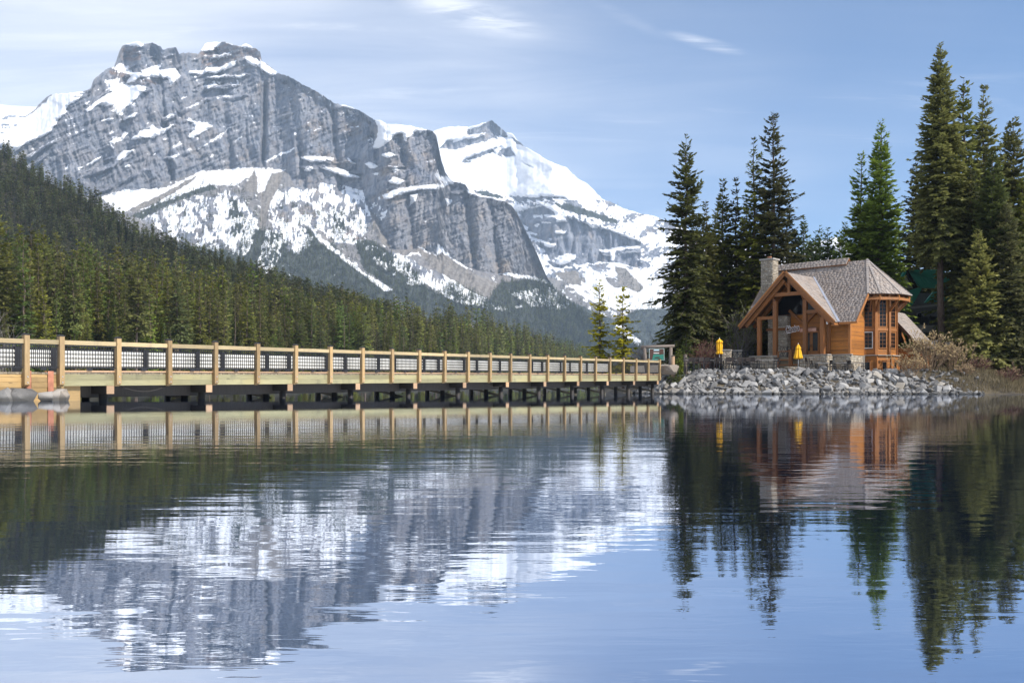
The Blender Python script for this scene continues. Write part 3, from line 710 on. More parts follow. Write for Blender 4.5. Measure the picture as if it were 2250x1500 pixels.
def spruce(seed, H, RR, h0=0.06, nbr=300, tw=0.16, bl=0.45, fat=0.30, droop=0.35, sparse=0.0, power=0.72, irreg=0.35, cut=1.0):
    """returns (trunk verts, faces), (crown verts, faces, tint): whorled drooping boughs carrying flat twig sprays"""
    g = np.random.default_rng(seed)
    # boughs
    u = g.random(nbr); t = np.sort(1 - (1 - u) ** 0.62)        # more near the foot in length, enough on top
    t = np.clip(t + g.normal(0, 0.004, nbr), 0, 0.985)
    z0 = H * (h0 + (1 - h0) * t)
    az = np.arange(nbr) * 2.39996 + g.normal(0, 0.35, nbr)
    prof = (1 - t) ** power * (0.72 + 0.28 * sstep(0.0, 0.10, t)) + 0.012
    lump = 1 + irreg * pnoise(az / (2 * math.pi) * 3, t * 9, seed) * 1.3
    L = RR * prof * lump * g.uniform(0.66, 1.1, nbr)
    if sparse > 0: L = np.where(g.random(nbr) < sparse, L * 0.25, L)
    L = np.maximum(L, 0.02 * RR)
    el = np.radians(-14 + 62 * t ** 1.4 + g.normal(0, 7, nbr))
    dr = droop * (1 - t) + g.normal(0, 0.05, nbr)
    up = 0.24 * (1 - t)
    def bpos(i, s):
        h = L[i] * s * np.cos(el[i]); zz = z0[i] + L[i] * (s * np.sin(el[i]) - dr[i] * s ** 2 + up[i] * s ** 3.2)
        return np.stack([h * np.cos(az[i]), h * np.sin(az[i]), zz], -1)
    # twigs
    cnt = np.maximum(3, (L / tw).astype(int)); bi = np.repeat(np.arange(nbr), cnt * 2)
    n = len(bi); s = 0.10 + 0.90 * g.random(n) ** 0.75
    side = np.where(g.random(n) < 0.5, 1.0, -1.0)
    p = bpos(bi, s); q = bpos(bi, np.minimum(s + 0.05, 1.05)); tan = q - p; tan /= np.linalg.norm(tan, axis=1, keepdims=True) + 1e-9
    lat = np.stack([-np.sin(az[bi]), np.cos(az[bi]), np.zeros(n)], -1) * side[:, None]
    end = s > 0.93
    spread = np.where(end, 0.25, g.uniform(0.5, 1.1, n))
    d = tan * g.uniform(0.45, 0.95, n)[:, None] + lat * spread[:, None]
    d[:, 2] -= g.uniform(-0.10, 0.55, n) * (1 - t[bi] * 0.9)
    d += g.normal(0, 0.16, (n, 3)); d /= np.linalg.norm(d, axis=1, keepdims=True)
    ll = bl * g.uniform(0.55, 1.25, n) * (0.55 + 0.45 * np.minimum(1, L[bi] / (0.5 * RR))) * (1.15 - 0.5 * s)
    upv = np.tile([0, 0, 1.0], (n, 1)) + g.normal(0, 0.45, (n, 3))
    w = np.cross(d, upv); w /= np.linalg.norm(w, axis=1, keepdims=True) + 1e-9
    wd = (ll * fat * g.uniform(0.7, 1.2, n))[:, None]
    mid = p + d * (ll * 0.45)[:, None]
    mid[:, 2] -= 0.04 * ll
    V = np.stack([p, mid + w * wd, p + d * ll[:, None], mid - w * wd], 1)
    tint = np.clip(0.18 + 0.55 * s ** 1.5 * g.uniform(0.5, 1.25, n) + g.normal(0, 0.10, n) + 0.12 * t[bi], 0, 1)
    TT = np.repeat(tint[:, None], 4, 1); TT[:, 2] += 0.15
    F = np.arange(n * 4).reshape(n, 4)
    CV, CF, CT = V.reshape(-1, 3), F, TT.ravel()
    # leader
    # trunk with the bough stems
    b = MB(); k = 9
    wob = g.normal(0, 0.004 * H, (k, 2)); wob[0] = 0; wob[-1] *= 0.2
    rb = max(0.012 * H, 0.04) * cut
    b.tube([(wob[j][0], wob[j][1], H * j / (k - 1) * 0.992 - (0.3 if j == 0 else 0)) for j in range(k)], [rb * (1 - j / (k - 1)) ** 0.85 * (1.25 if j == 0 else 1) + 0.006 for j in range(k)], 8)
    tv = np.array(b.v); tf = [f for f in b.f]
    sel = np.arange(nbr)
    ba = []
    for sv in (0.0, 0.5, 0.96): ba.append(bpos(sel, np.full(nbr, sv)))
    base = len(tv); extra = []; ef = []
    for j, i in enumerate(sel):
        r0 = 0.010 * L[i] + 0.006
        latv = np.array([-math.sin(az[i]), math.cos(az[i]), 0]) * r0
        upv2 = np.array([0, 0, r0])
        o = base + len(extra)
        for kk, fac in ((0, 1.3), (1, 0.8), (2, 0.25)):
            c0 = ba[kk][i]
            extra += [c0 - latv * fac, c0 + latv * fac, c0 - upv2 * fac * 1.6]
        for kk in (0, 3):
            ef += [(o + kk, o + kk + 1, o + kk + 4, o + kk + 3), (o + kk + 1, o + kk + 2, o + kk + 5, o + kk + 4), (o + kk + 2, o + kk, o + kk + 3, o + kk + 5)]
    tv = np.concatenate([tv, np.array(extra)])
    return (tv, tf + ef), (CV, CF, CT)

def spruce_meshes(nm, seed, mat, **kw):
    (tv, tf), (cv, cf, ct) = spruce(seed, **kw)
    tm = bpy.data.meshes.new('trunk'); tm.from_pydata([tuple(v) for v in tv], [], tf); tm.materials.append(M_BARK); tm.update()
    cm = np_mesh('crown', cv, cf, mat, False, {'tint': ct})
    return tm, cm

def place_tree(name, label, tm, cm, loc, scale=(1, 1, 1), rotz=0.0, group=None, tilt=(0, 0)):
    e = empty(name, loc, rotz); e.scale = scale; e.rotation_euler = (tilt[0], tilt[1], rotz)
    tag(e, label, 'tree', group)
    link('trunk', tm, e); link('crown', cm, e)
    return e

# --- the tall conifers round the cottage: photo pixel of the tip, distance, crown radius (m)
HERO = [
 # px, py, Y, R, mat, seed, kwargs, label
 (1507, 294, 93.0, 3.3, 'N', 11, dict(nbr=430, h0=0.10, sparse=0.18, irreg=0.5, power=0.62), 'tall ragged spruce nearest the bridge, leftmost of the tall trees'),
 (1550, 436, 101.0, 2.5, 'N', 12, dict(nbr=330, sparse=0.1, h0=0.04), 'shorter spruce just behind the ragged leftmost tall spruce'),
 (1588, 392, 104.0, 2.9, 'N', 13, dict(nbr=380, h0=0.05), 'dense spruce with blunt tip above the freestanding stone pillars'),
 (1616, 386, 103.0, 2.3, 'N', 14, dict(nbr=340, sparse=0.25, h0=0.06, irreg=0.5), 'thin spruce between the blunt dense spruce and the pair of tall ones'),
 (1656, 298, 101.0, 2.8, 'N', 15, dict(nbr=370, sparse=0.38, irreg=0.6, h0=0.1, power=0.6), 'gappy tall spruce directly behind the chimney, the lower of a pair'),
 (1699, 238, 100.0, 3.4, 'N', 16, dict(nbr=430, sparse=0.28, irreg=0.55, h0=0.1, power=0.58), 'very tall open spruce rising behind the cottage chimney'),
 (1730, 430, 106.0, 3.2, 'N', 17, dict(nbr=330, h0=0.05), 'medium spruce leaning against the very tall open spruce behind the roof'),
 (1766, 478, 122.0, 3.5, 'G', 18, dict(nbr=480, sparse=0.2), 'light green small conifer above the left half of the cottage ridge'),
 (1800, 494, 131.0, 3.1, 'G', 19, dict(nbr=400, sparse=0.35), 'thin pale pine above the middle of the cottage roof'),
 (1857, 486, 126.0, 3.8, 'G', 20, dict(nbr=460, sparse=0.3), 'loose pale pine left of the dense fir pair behind the cottage'),
 (1783, 528, 118.0, 2.8, 'G', 33, dict(nbr=200), 'low round fir peeking over the left part of the cottage ridge'),
 (1828, 520, 119.0, 2.6, 'G', 34, dict(nbr=200, sparse=0.15), 'low fir peeking over the middle of the cottage ridge'),
 (1880, 470, 117.0, 3.0, 'G', 35, dict(nbr=260), 'fir half hidden at the left foot of the dense fir pair'),
 (1748, 505, 114.0, 3.4, 'G', 63, dict(nbr=260), 'bushy fir low behind the roof just right of the chimney'),
 (1792, 508, 113.0, 3.4, 'G', 64, dict(nbr=260), 'bushy fir low behind the middle of the ridge vent'),
 (1818, 500, 116.0, 3.4, 'G', 65, dict(nbr=260), 'bushy fir low behind the right half of the ridge vent'),
 (1846, 502, 113.0, 3.4, 'G', 66, dict(nbr=260), 'bushy fir low behind the right end of the ridge vent'),
 (1935, 260, 104.0, 3.4, 'G', 21, dict(nbr=620, irreg=0.22, h0=0.05, power=0.6), 'tall dense green fir behind the cottage bay, the higher of two'),
 (1893, 332, 106.0, 3.0, 'G', 22, dict(nbr=420, irreg=0.3, power=0.6), 'dense green fir behind the cottage, the lower of two'),
 (2016, 330, 124.0, 3.6, 'N', 23, dict(nbr=430, irreg=0.4, power=0.6), 'dark spruce tucked against the tallest tree on its left'),
 (2067, 88, 97.0, 3.2, 'N', 24, dict(nbr=800, irreg=0.35, h0=0.35, power=0.62, sparse=0.06), 'tallest spruce of all, standing right of the cottage'),
 (2118, 164, 103.0, 3.4, 'N', 25, dict(nbr=560, sparse=0.12, power=0.6), 'narrow spruce just right of the tallest spruce'),
 (2162, 180, 105.0, 3.5, 'N', 26, dict(nbr=560, sparse=0.16, irreg=0.5, power=0.62), 'dark pointed spruce, second tall tip right of the tallest'),
 (2226, 256, 106.0, 3.4, 'N', 27, dict(nbr=520, irreg=0.3, power=0.45), 'round topped dark conifer at the right edge'),
 (2182, 330, 93.0, 4.0, 'G', 28, dict(nbr=700, irreg=0.3, h0=0.03, power=0.66), 'green fir in front with layered boughs reaching down to the bank'),
 (2212, 440, 91.0, 3.7, 'N', 29, dict(nbr=560, irreg=0.3, h0=0.04), 'olive spruce near the right edge, lower than its neighbours'),
 (2134, 360, 96.0, 2.9, 'N', 30, dict(nbr=520, irreg=0.3, h0=0.1), 'dark spruce wedged below the narrow spruce on the right'),
 (2266, 330, 99.0, 3.9, 'N', 31, dict(nbr=480, irreg=0.3, h0=0.03), 'dark spruce cut off by the right edge of the view'),
 (2098, 270, 118.0, 2.6, 'N', 36, dict(nbr=460), 'dark spruce filling the gap right behind the tallest one'),
 (2146, 262, 115.0, 3.6, 'N', 37, dict(nbr=460), 'dark spruce between the narrow and the pointed tall ones'),
 (2200, 300, 113.0, 3.8, 'N', 38, dict(nbr=460), 'dark spruce left of the round topped conifer'),
 (2246, 380, 94.0, 3.8, 'N', 39, dict(nbr=520), 'olive spruce low at the right edge before the round topped conifer'),
 (2150, 500, 90.5, 3.0, 'N', 40, dict(nbr=420, h0=0.03), 'short dense spruce at the foot of the layered green fir'),
 (1528, 470, 108.0, 2.8, 'N', 51, dict(nbr=330), 'dim spruce behind the ragged leftmost one on its right side'),
 (1572, 455, 112.0, 3.0, 'N', 52, dict(nbr=330), 'dim spruce left of the blunt dense one'),
 (1640, 440, 113.0, 3.0, 'N', 53, dict(nbr=330), 'dim spruce left of the gappy tall one'),
 (1680, 420, 112.0, 3.0, 'N', 54, dict(nbr=330), 'dim spruce between the gappy and the very tall open one'),
 (1915, 400, 113.0, 3.4, 'G', 55, dict(nbr=420), 'dim fir in the cleft between the dense fir pair'),
 (1968, 440, 122.0, 2.4, 'G', 56, dict(nbr=360), 'narrow dim fir on the right flank of the dense fir pair'),
]
SPARE = []
MM = {'N': M_HERO, 'G': M_HERO_G, 'Y': M_NEEDLE_Y}
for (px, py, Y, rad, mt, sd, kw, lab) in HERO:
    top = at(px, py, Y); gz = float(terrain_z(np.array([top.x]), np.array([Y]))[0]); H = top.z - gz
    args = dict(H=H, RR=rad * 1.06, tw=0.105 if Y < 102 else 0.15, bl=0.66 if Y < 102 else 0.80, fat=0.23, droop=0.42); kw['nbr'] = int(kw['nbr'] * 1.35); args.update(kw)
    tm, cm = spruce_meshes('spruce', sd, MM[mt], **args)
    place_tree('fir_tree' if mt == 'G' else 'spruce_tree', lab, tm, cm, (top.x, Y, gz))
    if px in (2182, 2226, 2162): SPARE.append((tm, cm))
for k, (X0, Y0_, lab) in enumerate(((61.0, 98.0, 'spruce just outside the right edge, first beyond the frame'), (67.5, 104.0, 'spruce outside the right edge, second beyond the frame'), (73.0, 96.0, 'spruce outside the right edge, third beyond the frame'))):
    place_tree('spruce_tree', lab, *SPARE[k % len(SPARE)], (X0, Y0_, float(terrain_z(np.array([X0]), np.array([Y0_]))[0])), (1, 1, 0.9), 1.3 * k)
# the two slim yellowish spruces behind the bridge end
for (px, py, Y, rad, sd, lab) in ((1318, 611, 96.0, 1.45, 41, 'slim yellow-green spruce behind the bridge, the left of two'), (1369, 634, 94.0, 1.7, 42, 'slim yellow-green spruce behind the bridge, the right of two')):
    top = at(px, py, Y); gz = 0.8
    tm, cm = spruce_meshes('spruce', sd, M_NEEDLE_Y, H=top.z - gz, RR=rad, nbr=210, tw=0.10, bl=0.50, fat=0.26, droop=0.35, sparse=0.28, irreg=0.7, h0=0.10, power=0.5)
    place_tree('spruce_tree', lab, tm, cm, (top.x, Y, gz))
for (px, py, Y, rad, sd, lab) in ((1452, 728, 118.0, 1.3, 43, 'small dark young spruce behind the log sign, the left of two'), (1468, 722, 119.0, 1.5, 44, 'small dark young spruce behind the log sign, the right of two'), (1508, 742, 90.0, 1.5, 45, 'low young spruce at the foot of the leftmost tall spruce'),
                              (1490, 762, 86.5, 0.9, 46, 'tiny bright green conifer beside the wooden bollard'), (1600, 700, 97.0, 1.9, 47, 'young spruce behind the freestanding stone pillars'), (1640, 690, 97.5, 2.0, 48, 'young spruce with light boughs left of the porch')):
    top = at(px, py, Y); gz = float(terrain_z(np.array([top.x]), np.array([Y]))[0])
    tm, cm = spruce_meshes('spruce', sd, M_NEEDLE_G, H=max(top.z - gz, 0.8), RR=rad, nbr=150, tw=0.14, bl=0.36, fat=0.24, droop=0.3)
    place_tree('spruce_tree', lab, tm, cm, (top.x, Y, gz))

# ------------------------------------------------------------------ the forest behind the bridge
SY = curve([(-500, 118), (-150, 124), (0, 130), (300, 165), (600, 215), (850, 300), (1000, 390), (1150, 560), (1260, 800), (1330, 1000)])
def forest_ground(px, k): return 0.4 + 0.18 * k
fpx = np.linspace(-500, 1400, 191); fk = np.concatenate([[-40, -6, 0], np.linspace(8, 260, 22)])
FP, FK = np.meshgrid(fpx, fk, indexing='ij'); FY = SY(FP) + FK
FXX = (FP - 1125) / FPX * FY; FZ = np.where(FK < 0, FK * 0.3 - 0.2, forest_ground(FP, FK)) + 0.8 * fbm(FXX / 20, FY / 20, 3, 3) * (FK > 0)
ii = np.arange(FP.size).reshape(FP.shape); FF = np.stack([ii[:-1, :-1], ii[1:, :-1], ii[1:, 1:], ii[:-1, 1:]], -1).reshape(-1, 4)
m = Mat('forest_floor'); p = m.pos(); n1 = m.noise(p, 0.3, 6, 0.6)
m.set(m.mix(m.rng(n1, 0.35, 0.65), (0.018, 0.018, 0.010), (0.045, 0.038, 0.024)), 0.95)  # floor colour darkened to stand for the shade between the trees
tag(link('forest_ground', np_mesh('forest_ground', np.stack([FXX, FY, FZ], -1).reshape(-1, 3), FF, m.m, True)), kind='structure', label='dark ground of the forest across the lake')
M_FFLOOR = m.m

rng = np.random.default_rng(77)
trees = []
cand = 0
cell = {}
while cand < 30000 and len(trees) < 6400:
    cand += 1
    q = -120 + 1470 * rng.random(); y0 = float(SY(q))
    if rng.random() > min(1.0, (y0 / 520.0)) * 0.9 + 0.1: continue
    k = 132 * rng.random() ** 1.25; Y = y0 + k; x = (q - 1125) / FPX * Y
    gap = 3.9 if k < 60 else 3.6
    key = (int(x // gap), int(Y // gap))
    if key in cell: continue
    if k < 90 and float(fbm(q / 22.0, k / 14.0, 19, 2)) < -0.30: continue
    cell[key] = 1
    h = rng.uniform(10.0, 25.5) * (0.55 if (k < 16 and rng.random() < 0.45) else 1.0) * (0.92 + 0.3 * float(fbm(q / 60, k / 30, 9, 2)))
    if k < 3: h *= rng.uniform(0.35, 0.8)
    h *= 1.0 + 0.32 * float(sstep(850, 1150, q)) - 0.30 * float(sstep(1270, 1340, q))
    trees.append((q, Y, k, h))
trees = np.array(trees)
# variants
FV = []
for j in range(9):
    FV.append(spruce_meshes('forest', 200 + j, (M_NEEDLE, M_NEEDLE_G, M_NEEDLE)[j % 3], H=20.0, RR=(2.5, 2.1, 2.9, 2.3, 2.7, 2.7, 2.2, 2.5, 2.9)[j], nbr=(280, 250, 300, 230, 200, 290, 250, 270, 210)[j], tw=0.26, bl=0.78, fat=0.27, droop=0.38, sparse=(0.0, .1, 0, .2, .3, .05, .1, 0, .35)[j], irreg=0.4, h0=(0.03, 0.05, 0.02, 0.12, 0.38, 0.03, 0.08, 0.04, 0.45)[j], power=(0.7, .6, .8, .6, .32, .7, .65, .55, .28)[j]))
for j in range(2): FV.append(spruce_meshes('snag', 230 + j, M_NEEDLE_B, H=19.0, RR=1.5, nbr=110, tw=0.6, bl=0.4, fat=0.2, droop=0.3, sparse=0.7, irreg=0.6, h0=0.2, power=0.4))
score = trees[:, 3] / trees[:, 1] - trees[:, 2] * 0.0011
order = np.argsort(-score); inview = [i for i in order if -60 < trees[i, 0] < 1345]
solo = inview[:300]; rest = [i for i in range(len(trees)) if i not in set(solo)]
for i in solo:
    q, Y, k, h = trees[i]; j = int(rng.integers(0, 9)) if rng.random() > 0.06 else int(rng.integers(9, 11)); s_ = h / 20.0; w_ = s_ * rng.uniform(0.55, 1.12)
    place_tree('spruce_tree', ('bare grey dead spruce standing in the forest front behind the wooden bridge' if j > 8 else 'short young spruce at the front edge of the forest behind the wooden bridge' if h < 10.5 else 'full grown olive green spruce in the front of the forest behind the wooden bridge'), FV[j][0], FV[j][1], ((q - 1125) / FPX * Y, Y, forest_ground(q, k) - 0.2), (w_, w_, s_), rng.uniform(0, 6.28), tilt=(rng.normal(0, 0.025), rng.normal(0, 0.025)), group= ('dead spruces in the forest front' if j > 8 else 'young spruces at the forest edge' if h < 10.5 else 'spruces at the front of the forest across the lake'))

def scatter(name, label, pts, scl, rot, var, meshes):
    """one object of uncountable far trees: geometry nodes put the given tree meshes on its points"""
    me = bpy.data.meshes.new(name); me.from_pydata([tuple(p) for p in pts], [], [])
    for nm, arr, tp in (('scl', scl, 'FLOAT'), ('rot', rot, 'FLOAT'), ('var', var, 'INT')):
        a = me.attributes.new(nm, tp, 'POINT'); a.data.foreach_set('value', np.asarray(arr, dtype=np.int32 if tp == 'INT' else np.float32))
    o = link(name, me); tag(o, label, kind='stuff')
    ng = bpy.data.node_groups.new(name, 'GeometryNodeTree')
    ng.interface.new_socket('Geometry', in_out='INPUT', socket_type='NodeSocketGeometry'); ng.interface.new_socket('Geometry', in_out='OUTPUT', socket_type='NodeSocketGeometry')
    N = ng.nodes; Lk = ng.links; gi = N.new('NodeGroupInput'); go = N.new('NodeGroupOutput'); jn = N.new('GeometryNodeJoinGeometry')
    def na(nm, dt):
        n = N.new('GeometryNodeInputNamedAttribute'); n.data_type = dt; n.inputs['Name'].default_value = nm; return n.outputs[0]
    s_, r_, v_ = na('scl', 'FLOAT'), na('rot', 'FLOAT'), na('var', 'INT')
    cb = N.new('ShaderNodeCombineXYZ'); Lk.new(r_, cb.inputs[2])
    for j, src in enumerate(meshes):
        so = bpy.data.objects.new(name + '_source', src)
        oi = N.new('GeometryNodeObjectInfo'); oi.inputs['Object'].default_value = so; oi.inputs['As Instance'].default_value = True
        cmp_ = N.new('FunctionNodeCompare'); cmp_.data_type = 'INT'; cmp_.operation = 'EQUAL'; Lk.new(v_, cmp_.inputs[2]); cmp_.inputs[3].default_value = j
        ip = N.new('GeometryNodeInstanceOnPoints'); Lk.new(gi.outputs[0], ip.inputs['Points']); Lk.new(cmp_.outputs[0], ip.inputs['Selection'])
        Lk.new(oi.outputs['Geometry'], ip.inputs['Instance']); Lk.new(cb.outputs[0], ip.inputs['Rotation']); Lk.new(s_, ip.inputs['Scale'])
        Lk.new(ip.outputs[0], jn.inputs[0])
    Lk.new(jn.outputs[0], go.inputs[0])
    md = o.modifiers.new('trees', 'NODES'); md.node_group = ng
    return o
def joined(seed, mat, **kw):
    (tv, tf), (cv, cf, ct) = spruce(seed, **kw)
    n0 = len(cv); tv = np.asarray(tv)
    me = bpy.data.meshes.new('far_tree'); me.from_pydata([tuple(v) for v in cv] + [tuple(v) for v in tv], [], [tuple(f) for f in cf] + [tuple(i + n0 for i in f) for f in tf])
    a = me.attributes.new('tint', 'FLOAT', 'POINT'); a.data.foreach_set('value', np.concatenate([ct, np.zeros(len(tv))]).astype(np.float32))
    me.materials.append(mat); me.materials.append(M_BARK)
    mi = np.zeros(len(me.polygons), dtype=np.int32); mi[len(cf):] = 1; me.polygons.foreach_set('material_index', mi); me.update()
    return me
MID = [joined(300 + j, (M_NEEDLE, M_NEEDLE_G)[j % 2], H=20.0, RR=(2.4, 2.0, 2.8, 1.7, 2.3)[j], nbr=110, tw=0.6, bl=1.25, fat=0.28, droop=0.36, sparse=(0, .15, 0, .3, .1)[j], h0=(0.04, 0.06, 0.03, 0.2, 0.08)[j], power=(0.7, .6, .75, .5, .6)[j]) for j in range(5)]
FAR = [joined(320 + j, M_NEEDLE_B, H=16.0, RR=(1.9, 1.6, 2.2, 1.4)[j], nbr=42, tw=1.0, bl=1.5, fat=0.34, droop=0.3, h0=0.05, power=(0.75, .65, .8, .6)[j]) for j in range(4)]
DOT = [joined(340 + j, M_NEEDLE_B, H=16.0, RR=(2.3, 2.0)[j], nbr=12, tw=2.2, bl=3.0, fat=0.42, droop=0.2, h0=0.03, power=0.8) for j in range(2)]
R_ = trees[rest]
scatter('forest', 'deep forest of spruces behind its front rows across the lake', np.stack([(R_[:, 0] - 1125) / FPX * R_[:, 1], R_[:, 1], forest_ground(R_[:, 0], R_[:, 2]) - 0.2], -1), R_[:, 3] / 20.0, rng.uniform(0, 6.28, len(R_)), rng.integers(0, 5, len(R_)), MID)

# --- wooded hill on the left
HSK = curve([(-400, 60), (-200, 190), (0, 328), (80, 388), (140, 418), (200, 448), (300, 520), (420, 572), (520, 610), (640, 650), (760, 690), (860, 720)])
hx = np.linspace(-400, 860, 130); ht = np.linspace(0, 1, 60)
HPX = np.repeat(hx[:, None], 60, 1); HPY = 735 + (HSK(hx)[:, None] + 3 * fbm(hx / 40, hx * 0, 5, 3)[:, None] - 735) * ht[None, :]
HY = np.zeros_like(HPX); HY[:, 0] = 560; HM = (HOR - HPY) / FPX
for k in range(1, 60):
    T_ = np.maximum(0.60, HM[:, k] + 0.2); HY[:, k] = (T_ * HY[:, k - 1] - HM[:, k - 1] * HY[:, k - 1]) / (T_ - HM[:, k])
HY += 10 * fbm(HPX / 60, HPY / 60, 6, 4)
HP = np.stack([(HPX - 1125) / FPX * HY, HY, EYE + HM * HY], -1)
HB = HP[:, -1:].copy(); HB[..., 1] += 500; HB[..., 2] *= 0.2; HB[..., 0] *= HB[..., 1] / HP[:, -1:, 1]
HA = np.concatenate([HP, HB], 1); ii = np.arange(130 * 61).reshape(130, 61); FF = np.stack([ii[:-1, :-1], ii[1:, :-1], ii[1:, 1:], ii[:-1, 1:]], -1).reshape(-1, 4)
tag(link('hillside', np_mesh('hillside', HA.reshape(-1, 3), FF, M_FFLOOR, True)), kind='structure', label='steep hillside under dark forest on the left')
n_h = 5200
a_ = rng.random(n_h) * 128.99; b_ = (1 - rng.random(n_h) ** 1.25) * 58.99; i0 = a_.astype(int); j0 = b_.astype(int); fa = (a_ - i0)[:, None]; fb = (b_ - j0)[:, None]
hp = (HP[i0, j0] * (1 - fa) + HP[i0 + 1, j0] * fa) * (1 - fb) + (HP[i0, j0 + 1] * (1 - fa) + HP[i0 + 1, j0 + 1] * fa) * fb
keep = (HPX[i0, j0] > -60)
hp = hp[keep]
scatter('hillside_forest', 'dark forest covering the hillside on the left', hp - np.array([0, 0, 0.5]), rng.uniform(0.65, 1.2, len(hp)), rng.uniform(0, 6.28, len(hp)), rng.integers(0, 4, len(hp)), FAR)

# --- woods on the mountain foot
def mountain_woods(name, label, PX, PY, P, A, n_try, dens, sky_ok=True):
    g = np.random.default_rng(5); a = g.integers(0, PX.shape[0] - 1, n_try); b = g.integers(0, PX.shape[1] - 2, n_try)
    w = A['wooded'][a, b]; px, py = PX[a, b], PY[a, b]
    pr = w * 1.0 + dens(px, py, a, b)
    ok = g.random(n_try) < pr
    a, b = a[ok], b[ok]; f1 = g.random(len(a))[:, None]; f2 = g.random(len(a))[:, None]
    pt = P[a, b] * (1 - f1) + P[a + 1, b] * f1; pt = pt * (1 - f2) + P[a, b + 1] * f2
    # even out over real area: fewer where the grid is dense
    scatter(name, label, pt - np.array([0, 0, 0.8]), g.uniform(0.6, 1.15, len(pt)), g.uniform(0, 6.28, len(pt)), g.integers(0, 2, len(pt)), DOT)
    return len(pt)
def dens1(px, py, a, b):
    d = 0.22 * ((py > FOOT1(px) + 45) & (px > 380)) * sstep(0.0, 0.3, fbm(px / 25, py / 30, 101, 3) + 0.10)
    d = d + 0.5 * (py > 660) + 0.16 * ((py > 400) & (px > 300) & (px < 830) & (py > FOOT1(px) + 30))
    sc = A1['scree'][a, b]
    return np.where(sc > 0.8, d * 0.06, d)
vis1 = mountain_woods('mountain_forest', 'blue green woods on the lower slopes of the grey mountain', PX1, PY1, P1, A1, 60000, dens1)
def dens2(px, py, a, b):
    return 0.30 * ((py > 625)) * sstep(-0.1, 0.3, fbm(px / 25, py / 30, 102, 3)) + 0.06 * (py > 440) + 0.6 * (py > 705) * (A2['snow'][a, b] < 0.5)
vis2 = mountain_woods('mountain_forest', 'blue green woods below the white mountain', PX2, PY2, P2, A2, 26000, dens2)


# ================================================================== FOOTBRIDGE
M_POST = wood('post_lumber', (0.39, 0.265, 0.125), 0.72, 1.0, 'Z')
M_RAIL = wood('rail_lumber', (0.46, 0.36, 0.20), 0.75, 1.0, 'X')
M_FASCIA = wood('green_treated_lumber', (0.31, 0.285, 0.155), 0.78, 0.7, 'X')
M_PLANK = wood('deck_lumber', (0.27, 0.22, 0.15), 0.7, 1.2, 'Y')
M_CAPBEAM = wood('pink_cut_timber', (0.45, 0.29, 0.17), 0.8, 1.0, 'Y')
M_PILE = wood('shade_dark_pile', (0.035, 0.030, 0.026), 0.6, 1.0, 'Z', knots=False)  # near-black: the shade under the deck is put into this timber colour
M_STRINGER = wood('stringer_timber', (0.22, 0.19, 0.13), 0.7, 1.0, 'X')
M_BLACK = plain('black_powder_coat', (0.018, 0.018, 0.02), 0.45, 0.15, 4.0)
M_WHITE = plain('white_painted_board', (0.66, 0.66, 0.63), 0.55, 0.10, 2.0)
M_BOLT = plain('galvanised_steel', (0.62, 0.62, 0.62), 0.35, 0.1, 8.0, metal=0.6)
M_RUST = plain('rusty_steel', (0.36, 0.15, 0.09), 0.8, 0.3, 3.0, bump=0.3)
M_ABUT = wood('abutment_lumber', (0.44, 0.29, 0.12), 0.75, 1.0, 'X')

BA = Vector((-16.08, 37.0)); BB = Vector((13.04, 81.0)); BL = (BB - BA).length
ang = math.atan2(BB.y - BA.y, BB.x - BA.x)
BZ = EYE + 0.0925
bridge = empty('footbridge', (BA.x, BA.y, BZ), ang)
tag(bridge, 'long timber footbridge with black picket railing crossing the lake to the cottage', 'footbridge')
SL = 0.0116
def bz(x, z): return z + SL * x
SP = BL / 22.0
posts_x = [-SP * 1.56, -SP] + [SP * i for i in range(23)]
# posts with caps and bolts
post_me = None
def post_parts(i, x):
    b = MB(); w = 0.098
    # chamfered foot on the outer face
    z0, z1 = 0.03, 1.965
    b.v += []
    pts = [(-w, -0.20, z0 + 0.09), (w, -0.20, z0 + 0.09), (w, 0.0, z0), (-w, 0.0, z0), (-w, -0.20, z1), (w, -0.20, z1), (w, 0.0, z1), (-w, 0.0, z1)]
    b.hexa(pts)
    return b
pm = post_parts(0, 0).mesh('post', M_POST)
capm = MB().bounds((-0.115, -0.217, 1.967), (0.115, 0.017, 2.0)).hexa([(-0.10, -0.20, 2.0), (0.10, -0.20, 2.0), (0.10, 0.0, 2.0), (-0.10, 0.0, 2.0), (-0.05, -0.15, 2.035), (0.05, -0.15, 2.035), (0.05, -0.05, 2.035), (-0.05, -0.05, 2.035)]).mesh('post_cap', M_BLACK)
bb = MB()
boltm = MB().tube([(0, -0.202, 0), (0, -0.222, 0)], [0.026, 0.02], 8).mesh('bolt', M_BOLT)
rb0 = random.Random(3)
for i, x in enumerate(posts_x):
    o = link('post', pm, bridge, (x, 0, bz(x, 0))); o.rotation_euler = (0, rb0.uniform(-0.006, 0.006), rb0.uniform(-0.02, 0.02))
    link('post_cap', capm, o)
    if i < 14:
        for zz in (0.20, 0.42): link('bolt', boltm, o, (0.01, 0, zz))
